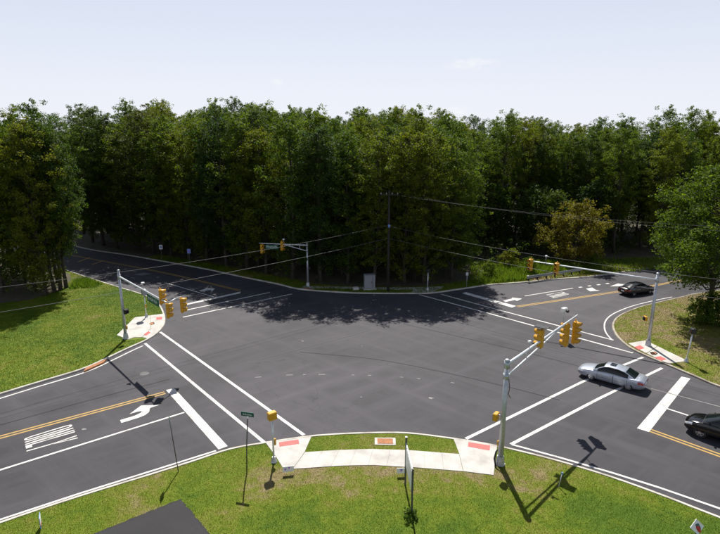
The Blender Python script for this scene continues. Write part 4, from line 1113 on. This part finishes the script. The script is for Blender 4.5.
# little signs in the grass
def yard_sign(base, w_, h, rz, label, z0=0.18, face=None, mat='sign_white', tilt=0.0):
    root = tag(empty('yard_sign', base, rz), label, 'yard sign', 'small signs stuck in the near lawn')
    for s_ in (-1, 1): MB().tube([(s_ * w_ * 0.22, 0, 0), (s_ * w_ * 0.22, 0, z0 + 0.08)], 0.008, 5).build('leg', 'sign_back', root)
    MB().box((0, 0, z0 + h / 2), (w_, 0.02, h)).build('panel', mat, root)
    return root
def vee(root, x, z, s, mat, nm='emblem'):
    m_ = MB()
    m_.add([(x - s, -0.014, z + s), (x + s, -0.014, z + s), (x, -0.014, z - s * 0.9)], [(0, 2, 1)]); m_.add([(x - s, -0.012, z + s), (x + s, -0.012, z + s), (x, -0.012, z - s * 0.9)], [(0, 2, 1)])
    m_.build(nm, mat, root)
r_ = yard_sign(G(288.5, 474.3, 0.1), 0.62, 0.34, math.radians(12), 'small white yard sign with purple and pink marks by walk left end')
vee(r_, -0.17, 0.33, 0.075, 'sign_purple'); vee(r_, 0.05, 0.40, 0.075, 'sign_magenta')
r_ = yard_sign(G(400.8, 475.8, 0.1), 0.46, 0.32, math.radians(4), 'small white yard sign with purple mark beside the notice board')
vee(r_, 0.02, 0.34, 0.085, 'sign_purple')
r_ = yard_sign(G(41.5, 528, 0.1), 0.5, 0.62, math.radians(118), 'small pale blue yard sign turned edge on at lower left kerb', 0.12, mat='sign_blue')
MB().box((0, -0.013, 0.50), (0.46, 0.008, 0.36)).build('white_field', 'sign_white', r_); MB().box((0, 0.013, 0.50), (0.46, 0.008, 0.36)).build('white_field', 'sign_white', r_)
MB().box((0, -0.013, 0.22), (0.3, 0.008, 0.1)).build('red_band', 'sign_red', r_)
# diamond sign with a red figure
db = G(694.5, 541, 0.1)
root = tag(empty('diamond_sign', db, math.radians(8)), 'white diamond sign with red bird like emblem at lower right corner', 'sign')
zc = zpix(db, 528.5)
MB().tube([(0, 0.03, 0), (0, 0.03, zc)], 0.02, 6).build('post', 'steel_post', root)
tl = Matrix.Rotation(math.radians(-18), 3, 'X')
def flat(pts, y): return [tl @ Vector((p[0], y, p[1])) + Vector((0, 0, zc)) for p in pts]
s_ = 0.36
dm = MB(); A = flat([(0, -s_), (s_, 0), (0, s_), (-s_, 0)], -0.012); B = flat([(0, -s_), (s_, 0), (0, s_), (-s_, 0)], 0.012)
dm.add(A + B, [(0, 1, 2, 3), (7, 6, 5, 4), (0, 4, 5, 1), (1, 5, 6, 2), (2, 6, 7, 3), (3, 7, 4, 0)]); pan = dm.build('panel', 'sign_white', root)
ell = lambda cx, cy, rx, ry, an: [(cx + math.cos(an) * rx * math.cos(t) - math.sin(an) * ry * math.sin(t), cy + math.sin(an) * rx * math.cos(t) + math.cos(an) * ry * math.sin(t)) for t in np.linspace(0, 6.283, 19)[:-1]]
MB().add(flat(ell(0.05, -0.09, 0.20, 0.095, -1.1), -0.020), [tuple(range(18))]).build('red_figure', 'sign_red', pan)
MB().add(flat(ell(0.01, 0.10, 0.10, 0.055, 0.1), -0.024), [tuple(range(18))]).build('dark_head', 'sign_teal', pan)
MB().add(flat(ell(0.13, -0.02, 0.10, 0.03, -1.2), -0.018), [tuple(range(18))]).build('green_leaf', 'sign_teal', pan)
# short marker stake in the grass
a = G(558.5, 487, 0.1); zt = zpix(a, 475)
root = tag(empty('marker_stake', a), 'short pale blue marker stake leaning in near lawn beside arm shadow', 'marker')
MB().tube([(0, 0, 0), (0.12, 0.0, zt)], 0.025, 6).build('stake', 'sign_back', root); MB().box((0.12, 0, zt), (0.09, 0.03, 0.14)).build('flag', 'sign_blue', root)
# signs on the far verge of the upper left road
for (px_, by, ty, mt, lab) in ((162, 260.5, 245.5, 'sign_white', 'small pale blue and white sign on far verge of upper left road'), (190, 265.5, 249.5, 'sign_blue', 'small dark blue sign on far verge of upper left road')):
    a = G(px_, by, 0.1); z = zpix(a, ty)
    root = tag(empty('verge_sign', a, 0.2), lab, 'road sign', 'signs on the far verge')
    MB().box((0, 0.03, z / 2), (0.06, 0.04, z)).build('post', 'steel_post', root)
    pn = MB().box((0, -0.005, z - 0.35), (0.5, 0.02, 0.7)).build('panel', mt, root)
    MB().box((0, -0.018, z - 0.35), (0.3, 0.006, 0.36)).build('emblem', 'sign_blue' if mt == 'sign_white' else 'sign_purple', pn)
# marker boards in the wood edge right of the pole
for (px_, by, ty, lab) in ((466.5, 287, 273, 'thin grey verge post left of the tall weeds'), (672, 271, 257, 'thin post sign in shade at bend of upper right road')):
    a = G(px_, by, 0.1); z = zpix(a, ty)
    root = tag(empty('verge_post', a), lab, 'post'); MB().tube([(0, 0, 0), (0, 0, z)], 0.04, 6).build('post', 'galvanised', root); MB().box((0, -0.05, z - 0.2), (0.3, 0.02, 0.42)).build('plate', 'sign_back', root)

# ------------------------------------------------------------------ cars
def sm(x, xs, ys):
    """smoothed interpolation"""
    t = np.clip((np.asarray(x)[..., None] + np.linspace(-0.09, 0.09, 7)), xs[0], xs[-1]); return np.interp(t, xs, ys).mean(-1)
class CarShape:
    def __init__(s, **k): s.__dict__.update(k)
    def top(s, x): return float(sm(np.array([x]), *s.deck)[0])
    def hw(s, x): return float(sm(np.array([x]), *s.width)[0])
    def bot(s, x): return float(sm(np.array([x]), *s.belly)[0])
    def section(s, x):
        zt, w_, zb = s.top(x), s.hw(x), s.bot(x); h = zt - zb; c = s.crown
        half = [(w_ * .80, zb), (w_ * .93, zb + .05), (w_ * .975, zb + h * .22), (w_ * 1.0, zb + h * .45), (w_ * .992, zb + h * .66), (w_ * .965, zb + h * .84), (w_ * .925, zt - .03), (w_ * .87, zt), (w_ * .6, zt + c * .6), (w_ * .3, zt + c * .93), (0, zt + c)]
        return half
    def side_pt(s, x, f, side, off=0.0):
        """point of the flank at fraction f (0 sill, 1 shoulder)"""
        sec = s.section(x)[:8]; zz = [p[1] for p in sec]; z = zz[0] + (zz[-1] - zz[0]) * f
        y = np.interp(z, zz, [p[0] for p in sec]); return (x, side * (y + off), z)
    # cabin
    def shoulder(s, x): return float(sm(np.array([x]), *s.roof)[0])
    def cab(s, x, f, side=1, off=0.0):
        """flank of the cabin, f 0 at the belt and 1 at the roof edge"""
        zs = max(s.shoulder(x), s.belt + 0.002); zb = s.belt - 0.06
        hb = s.hw(x) * 0.885; ht = hb - s.tumble * max(0, zs - s.belt)
        z = zb + (zs - zb) * f; y = hb + (ht - hb) * f + 0.03 * math.sin(f * math.pi) * min(1, (zs - s.belt) * 3)
        return (x, side * (y + off), z)
    def roofpt(s, x, v, off=0.0):
        """roof/windscreen skin, v -1..1 across"""
        zs = max(s.shoulder(x), s.belt + 0.002); hb = s.hw(x) * 0.885; ht = hb - s.tumble * max(0, zs - s.belt)
        bow = s.bow * (1 - abs(v) ** 2.4)
        dz = (s.shoulder(x + .05) - s.shoulder(x - .05)) / .1; nx = -dz / math.sqrt(1 + dz * dz)
        fwd = s.screen_bow * (1 - v * v) * nx
        return (x + fwd + nx * off, ht * v, zs + bow + off / math.sqrt(1 + dz * dz))
def grid(mb, rows, smooth=True, flip=False):
    n = len(rows[0]); vs = [p for r in rows for p in r]; fs = []
    for i in range(len(rows) - 1):
        for j in range(n - 1):
            q = (i * n + j, i * n + j + 1, (i + 1) * n + j + 1, (i + 1) * n + j); fs.append(q[::-1] if flip else q)
    mb.add(vs, fs, smooth)
def make_car(S, name, paint, label, loc, rz, plate=True, sunroof=False, group='cars on the road'):
    root = tag(empty(name, loc, rz), label, 'car', group)
    xs = np.r_[np.linspace(S.x0, S.x0 + .35, 7), np.linspace(S.x0 + .45, S.x1 - .45, 40), np.linspace(S.x1 - .35, S.x1, 7)]
    bm = MB(); ring = None; vs = []; fs = []
    for x in xs:
        h = S.section(x); full = [(x, y_, z_) for y_, z_ in h] + [(x, -y_, z_) for y_, z_ in h[-2::-1]]; vs += full
    n = len(full)
    for i in range(len(xs) - 1):
        for j in range(n): fs.append((i * n + j, i * n + (j + 1) % n, (i + 1) * n + (j + 1) % n, (i + 1) * n + j))
    fs.append(tuple(range(n))[::-1]); fs.append(tuple((len(xs) - 1) * n + j for j in range(n)))
    bm.add(vs, fs, True); bm.sm[-1] = bm.sm[-2] = False
    body = bm.build('body', paint, root)
    b2 = bmesh.new(); b2.from_mesh(body.data); bmesh.ops.recalc_face_normals(b2, faces=b2.faces); b2.to_mesh(body.data); b2.free()
    cut = MB()
    for ax in S.axles:
        for sd in (-1, 1):
            cut.tube([(ax, sd * (S.W - 0.32), S.wr), (ax, sd * (S.W + 0.4), S.wr)], S.wr + 0.055, 28, smooth=False)
    co = cut.build('cutter', 'car_trim')
    b2 = bmesh.new(); b2.from_mesh(co.data); bmesh.ops.recalc_face_normals(b2, faces=b2.faces); b2.to_mesh(co.data); b2.free()
    md = body.modifiers.new('arch', 'BOOLEAN'); md.object = co; md.operation = 'DIFFERENCE'; md.solver = 'EXACT'
    bpy.context.view_layer.update(); dg = bpy.context.evaluated_depsgraph_get()
    nm = bpy.data.meshes.new_from_object(body.evaluated_get(dg)); body.modifiers.clear(); old = body.data; body.data = nm; nm.name = 'body'
    bpy.data.meshes.remove(old); bpy.data.objects.remove(co)
    nm.materials.clear(); nm.materials.append(M[paint])
    nm.polygons.foreach_set('use_smooth', [True] * len(nm.polygons)); nm.set_sharp_from_angle(angle=math.radians(35))
    # cabin shell
    c0, c1 = S.roof[0][0], S.roof[0][-1]; cx = np.linspace(c0, c1, 44); cab = MB()
    fl = np.linspace(0, 1, 6); vv = np.linspace(1, -1, 15)
    rows = []
    for x in cx: rows.append([S.cab(x, f) for f in fl] + [S.roofpt(x, v) for v in vv[1:-1]] + [S.cab(x, f, -1) for f in fl[::-1]])
    grid(cab, rows); cabo = cab.build('cabin', paint, root); cabo.data.set_sharp_from_angle(angle=math.radians(50))
    # glass
    def side_win(x0, x1, sd, lo=0.20, hi=0.93):
        mb = MB(); r = []
        for x in np.linspace(x0, x1, 14): r.append([S.cab(x, f, sd, 0.008) for f in np.linspace(lo, hi, 6)])
        grid(mb, r, True, sd < 0); mb.build('side_window', 'car_glass', root)
    for (x0, x1) in S.sidewin:
        for sd in (-1, 1): side_win(x0, x1, sd)
    def screen(x0, x1, vm, nm_):
        mb = MB(); r = []
        for x in np.linspace(x0, x1, 16): r.append([S.roofpt(x, v, 0.009) for v in np.linspace(vm, -vm, 13)])
        grid(mb, r); mb.build(nm_, 'car_glass', root)
    screen(*S.wind, 0.93, 'windscreen'); screen(*S.rear, 0.90, 'rear_window')
    if sunroof:
        mb = MB(); r = []
        for x in np.linspace(*sunroof, 6): r.append([S.roofpt(x, v, 0.010) for v in np.linspace(0.52, -0.52, 7)])
        grid(mb, r); mb.build('sunroof', 'car_glass', root)
    # doors (proud skins with a gap between) and handles
    for (x0, x1) in S.doors:
        for sd in (-1, 1):
            mb = MB(); r = []
            for x in np.linspace(x0, x1, 10): r.append([S.side_pt(x, f, sd, 0.007) for f in np.linspace(0.10, 0.97, 9)])
            grid(mb, r, True, sd < 0)
            dr_ = mb.build('door', paint, root)
            hx = x0 + 0.16; hp = S.side_pt(hx, 0.80, sd, 0.02)
            MB().box(hp, (0.2, 0.03, 0.035), bev=0.008).build('handle', paint, dr_)
    for xs_ in sorted({round(v, 3) for d_ in S.doors for v in d_}):
        for sd in (-1, 1):
            mb = MB(); r = []
            for x in (xs_ - 0.011, xs_ + 0.011): r.append([S.side_pt(x, f, sd, 0.0095) for f in np.linspace(0.10, 0.98, 9)])
            grid(mb, r, True, sd < 0); mb.build('door_seam', 'car_trim', root)
    for sd in (-1, 1):
        mb = MB(); r = []
        for x in np.linspace(S.axles[0] + S.wr + .12, S.axles[1] - S.wr - .12, 14): r.append([S.side_pt(x, f, sd, 0.013) for f in (0.40, 0.435, 0.47)])
        grid(mb, r, True, sd < 0); mb.build('side_moulding', paint if paint != 'car_silver' else 'car_moulding', root)
        for e_, sg in ((S.x0, 1), (S.x1, -1)):
            mb = MB(); r = []
            for x in np.linspace(e_ + sg * 0.02, S.axles[0] - S.wr - .07 if sg > 0 else S.axles[1] + S.wr + .07, 8): r.append([S.side_pt(x, f, sd, 0.005) for f in (0.50, 0.525)])
            grid(mb, r, True, sd < 0); mb.build('bumper_seam', 'car_trim', root)
            pass
        # window surround
        mb = MB(); r = []
        for x in np.linspace(S.sidewin[0][0] - 0.03, S.sidewin[-1][1] + 0.04, 24): r.append([S.cab(x, f, sd, 0.004) for f in np.linspace(0.17, 0.955, 4)])
        grid(mb, r, True, sd < 0); mb.build('window_surround', 'car_trim', root)
    # bonnet and boot shut lines
    for (xa_, w_) in ((S.wind[1] + 0.16, 0.014), (S.rear[0] - 0.13, 0.014)):
        mb = MB(); r = []
        for x in (xa_ - w_ / 2, xa_ + w_ / 2):
            sec = S.section(x)[7:]; r.append([(x, y_, z_ + 0.004) for y_, z_ in sec] + [(x, -y_, z_ + 0.004) for y_, z_ in sec[-2::-1]])
        grid(mb, r); mb.build('shut_line', 'car_trim', root)
    # sill strip and bumper lower edges
    for sd in (-1, 1):
        mb = MB(); r = []
        for x in np.linspace(S.axles[0] + S.wr + .1, S.axles[1] - S.wr - .1, 10): r.append([S.side_pt(x, f, sd, 0.004) for f in np.linspace(0.0, 0.07, 3)])
        grid(mb, r, True, sd < 0); mb.build('sill', 'car_trim', root)
    # lamps: skins wrapped round the corners
    for sd in (-1, 1):
        for (xa, xb, f0, f1, nm_, mt) in ((S.x1 - S.hl, S.x1 - 0.015, S.hz[0], S.hz[1], 'headlight', 'lamp_clear'), (S.x0 + 0.015, S.x0 + S.tl, S.tz[0], S.tz[1], 'taillight', 'lamp_red')):
            mb = MB(); r = []
            for x in np.linspace(xa, xb, 9): r.append([S.side_pt(x, f, sd, 0.012) for f in np.linspace(f0, f1, 5)])
            grid(mb, r, True, sd < 0)
            # inner part across the end face
            e = S.x1 if nm_ == 'headlight' else S.x0; sg = 1 if nm_ == 'headlight' else -1
            y_o = S.hw(e) * 0.93; zz0, zz1 = S.side_pt(e, f0, sd)[2], S.side_pt(e, f1, sd)[2]
            mb.box((e + sg * 0.006, sd * (y_o - 0.17), (zz0 + zz1) / 2), (0.02, 0.36, (zz1 - zz0) * 0.92), bev=0.006)
            mb.build(nm_, mt, root)
    zt_, zb_ = S.top(S.x1), S.bot(S.x1); hgt = zt_ - zb_
    MB().box((S.x1 + 0.004, 0, zb_ + hgt * 0.70), (0.02, 0.62, hgt * 0.17), bev=0.006).build('grille', 'car_trim', root)
    MB().box((S.x1 + 0.004, 0, zb_ + hgt * 0.18), (0.02, 1.0, hgt * 0.2), bev=0.006).build('air_intake', 'car_trim', root)
    zt_, zb_ = S.top(S.x0), S.bot(S.x0); hgt = zt_ - zb_
    MB().box((S.x0 - 0.005, 0, zb_ + hgt * 0.55), (0.015, 0.44, 0.16)).build('number_plate', 'sign_white', root)
    for sd in (-1, 1):
        mx_ = S.wind[1] - 0.22; mp = S.cab(mx_, 0.25, sd)
        MB().box((mx_, mp[1] + sd * 0.09, S.belt + 0.07), (0.12, 0.2, 0.13), bev=0.035).build('mirror', paint, root)
    for ax in S.axles:
        for sd in (-1, 1):
            wroot = MB(); y0 = S.W - 0.235
            prof = [(0.18, -.10), (S.wr - .07, -.105), (S.wr - .015, -.09), (S.wr, -.05), (S.wr, .05), (S.wr - .015, .09), (S.wr - .07, .105), (S.wr * 0.64, .095)]
            N_ = 26; vs = []; fs = []
            for k_ in range(N_):
                a_ = 2 * math.pi * k_ / N_
                for r_, y_ in prof: vs.append((math.cos(a_) * r_, y_ * sd, math.sin(a_) * r_))
            p_ = len(prof)
            for k_ in range(N_):
                for j in range(p_ - 1):
                    q_ = (k_ * p_ + j, k_ * p_ + j + 1, ((k_ + 1) % N_) * p_ + j + 1, ((k_ + 1) % N_) * p_ + j); fs.append(q_ if sd > 0 else q_[::-1])
            wroot.add(vs, fs, True)
            wh = wroot.build('wheel', 'tyre', root, (ax, sd * (y0 + 0.12), S.wr))
            rm = MB(); rr_ = S.wr * 0.645
            rm.tube([(0, 0.03 * sd, 0), (0, 0.055 * sd, 0)], rr_, 24)
            for k_ in range(6):
                a_ = 2 * math.pi * k_ / 6; c_ = Vector((math.cos(a_), 0, math.sin(a_)))
                rm.box(c_ * rr_ * 0.52 + Vector((0, sd * 0.075, 0)), (rr_ * 0.9, 0.03, 0.055), mat=Matrix.Rotation(-a_, 3, 'Y'))
            vs = []
            rm.tube([(0, .06 * sd, 0), (0, .098 * sd, 0)], 0.055, 10)
            rim = rm.build('rim', 'rim', wh)
            dk = MB(); 
            for k_ in range(6):
                a_ = 2 * math.pi * (k_ + .5) / 6; c_ = Vector((math.cos(a_), 0, math.sin(a_)))
                dk.box(c_ * rr_ * 0.62 + Vector((0, sd * 0.057, 0)), (rr_ * 0.42, 0.01, rr_ * 0.34), mat=Matrix.Rotation(-a_, 3, 'Y'))
            dk.build('wheel_gap', 'car_trim', wh)
    # dark wheel wells and underside
    ub_ = MB().box(((S.axles[0] + S.axles[1]) / 2, 0, S.wr + 0.08), (S.axles[1] - S.axles[0] + S.wr * 2.3, (S.W - 0.30) * 2, 0.32)); ub_.build('underbody', 'car_trim', root)
    return root
SEDAN = CarShape(x0=-2.42, x1=2.38, W=0.885, wr=0.315, axles=(-1.40, 1.315), crown=0.05, belt=0.93, tumble=0.42, bow=0.055, screen_bow=0.10,
    deck=((-2.42, -2.36, -2.2, -1.65, -1.2, 0.6, 0.95, 1.6, 2.1, 2.3, 2.38), (0.80, 0.90, 0.965, 0.985, 0.95, 0.92, 0.915, 0.83, 0.735, 0.67, 0.60)),
    width=((-2.42, -2.3, -2.0, -1.4, 0.9, 1.6, 2.05, 2.28, 2.38), (0.70, 0.79, 0.845, 0.885, 0.885, 0.87, 0.82, 0.72, 0.60)),
    belly=((-2.42, -2.2, -1.7, 1.6, 2.2, 2.38), (0.36, 0.26, 0.20, 0.20, 0.22, 0.30)),
    roof=((-1.86, -1.80, -1.02, -0.45, 0.10, 0.40, 1.18, 1.22), (0.94, 0.96, 1.33, 1.395, 1.395, 1.36, 0.95, 0.93)),
    sidewin=((-1.28, -0.33), (-0.25, 0.82)), wind=(0.46, 1.13), rear=(-1.76, -1.06), doors=((-1.28, -0.31), (-0.28, 0.86)),
    hl=0.42, hz=(0.66, 0.92), tl=0.40, tz=(0.62, 0.90))
CROSS = CarShape(x0=-2.32, x1=2.30, W=0.91, wr=0.37, axles=(-1.36, 1.36), crown=0.07, belt=1.08, tumble=0.44, bow=0.06, screen_bow=0.14,
    deck=((-2.32, -2.2, -1.8, 0.7, 1.0, 1.55, 2.0, 2.2, 2.30), (0.98, 1.08, 1.11, 1.07, 1.06, 1.0, 0.90, 0.80, 0.68)),
    width=((-2.32, -2.2, -1.9, -1.3, 0.9, 1.5, 1.95, 2.18, 2.30), (0.74, 0.82, 0.88, 0.91, 0.91, 0.90, 0.84, 0.72, 0.56)),
    belly=((-2.32, -2.1, -1.7, 1.7, 2.1, 2.30), (0.42, 0.30, 0.24, 0.24, 0.26, 0.34)),
    roof=((-2.22, -2.12, -1.6, -0.5, 0.1, 0.35, 1.22, 1.27), (1.09, 1.15, 1.50, 1.575, 1.575, 1.54, 1.10, 1.08)),
    sidewin=((-1.75, -1.2), (-1.14, -0.27), (-0.2, 0.85)), wind=(0.40, 1.17), rear=(-2.14, -1.66), doors=((-1.22, -0.25), (-0.22, 0.92)),
    hl=0.46, hz=(0.70, 0.95), tl=0.30, tz=(0.68, 0.95))
a, b = G(590.2, 379.8), G(627.3, 390.2); hd = (a - b).normalized(); rgt = Vector((hd.y, -hd.x, 0))
mid = (a + b) / 2 + rgt * 0.80
make_car(SEDAN, 'silver_sedan', 'car_silver', 'silver four door sedan with sunroof crossing the right crosswalk', (mid.x - hd.x * (-0.04), mid.y, 0.0), math.atan2(hd.y, hd.x), sunroof=(-0.28, 0.14))
f0 = G(699.0, 437.5); hd2 = Vector((-0.72, 0.695, 0)).normalized(); rg2 = Vector((hd2.y, -hd2.x, 0))
c_ = f0 + rg2 * 0.82 - hd2 * 1.36
make_car(CROSS, 'black_car', 'car_black', 'glossy black car waiting at the right stop line, cut by frame edge', (c_.x, c_.y, 0), math.atan2(hd2.y, hd2.x))
r0 = G(634, 296.2); hd3 = Vector((0.925, 0.38, 0)).normalized(); lf = Vector((-hd3.y, hd3.x, 0))
c_ = r0 + lf * 0.8 + hd3 * 1.35
make_car(SEDAN, 'dark_sedan', 'car_dark', 'dark sedan driving away on upper right road behind mast pole', (c_.x, c_.y, 0), math.atan2(hd3.y, hd3.x))
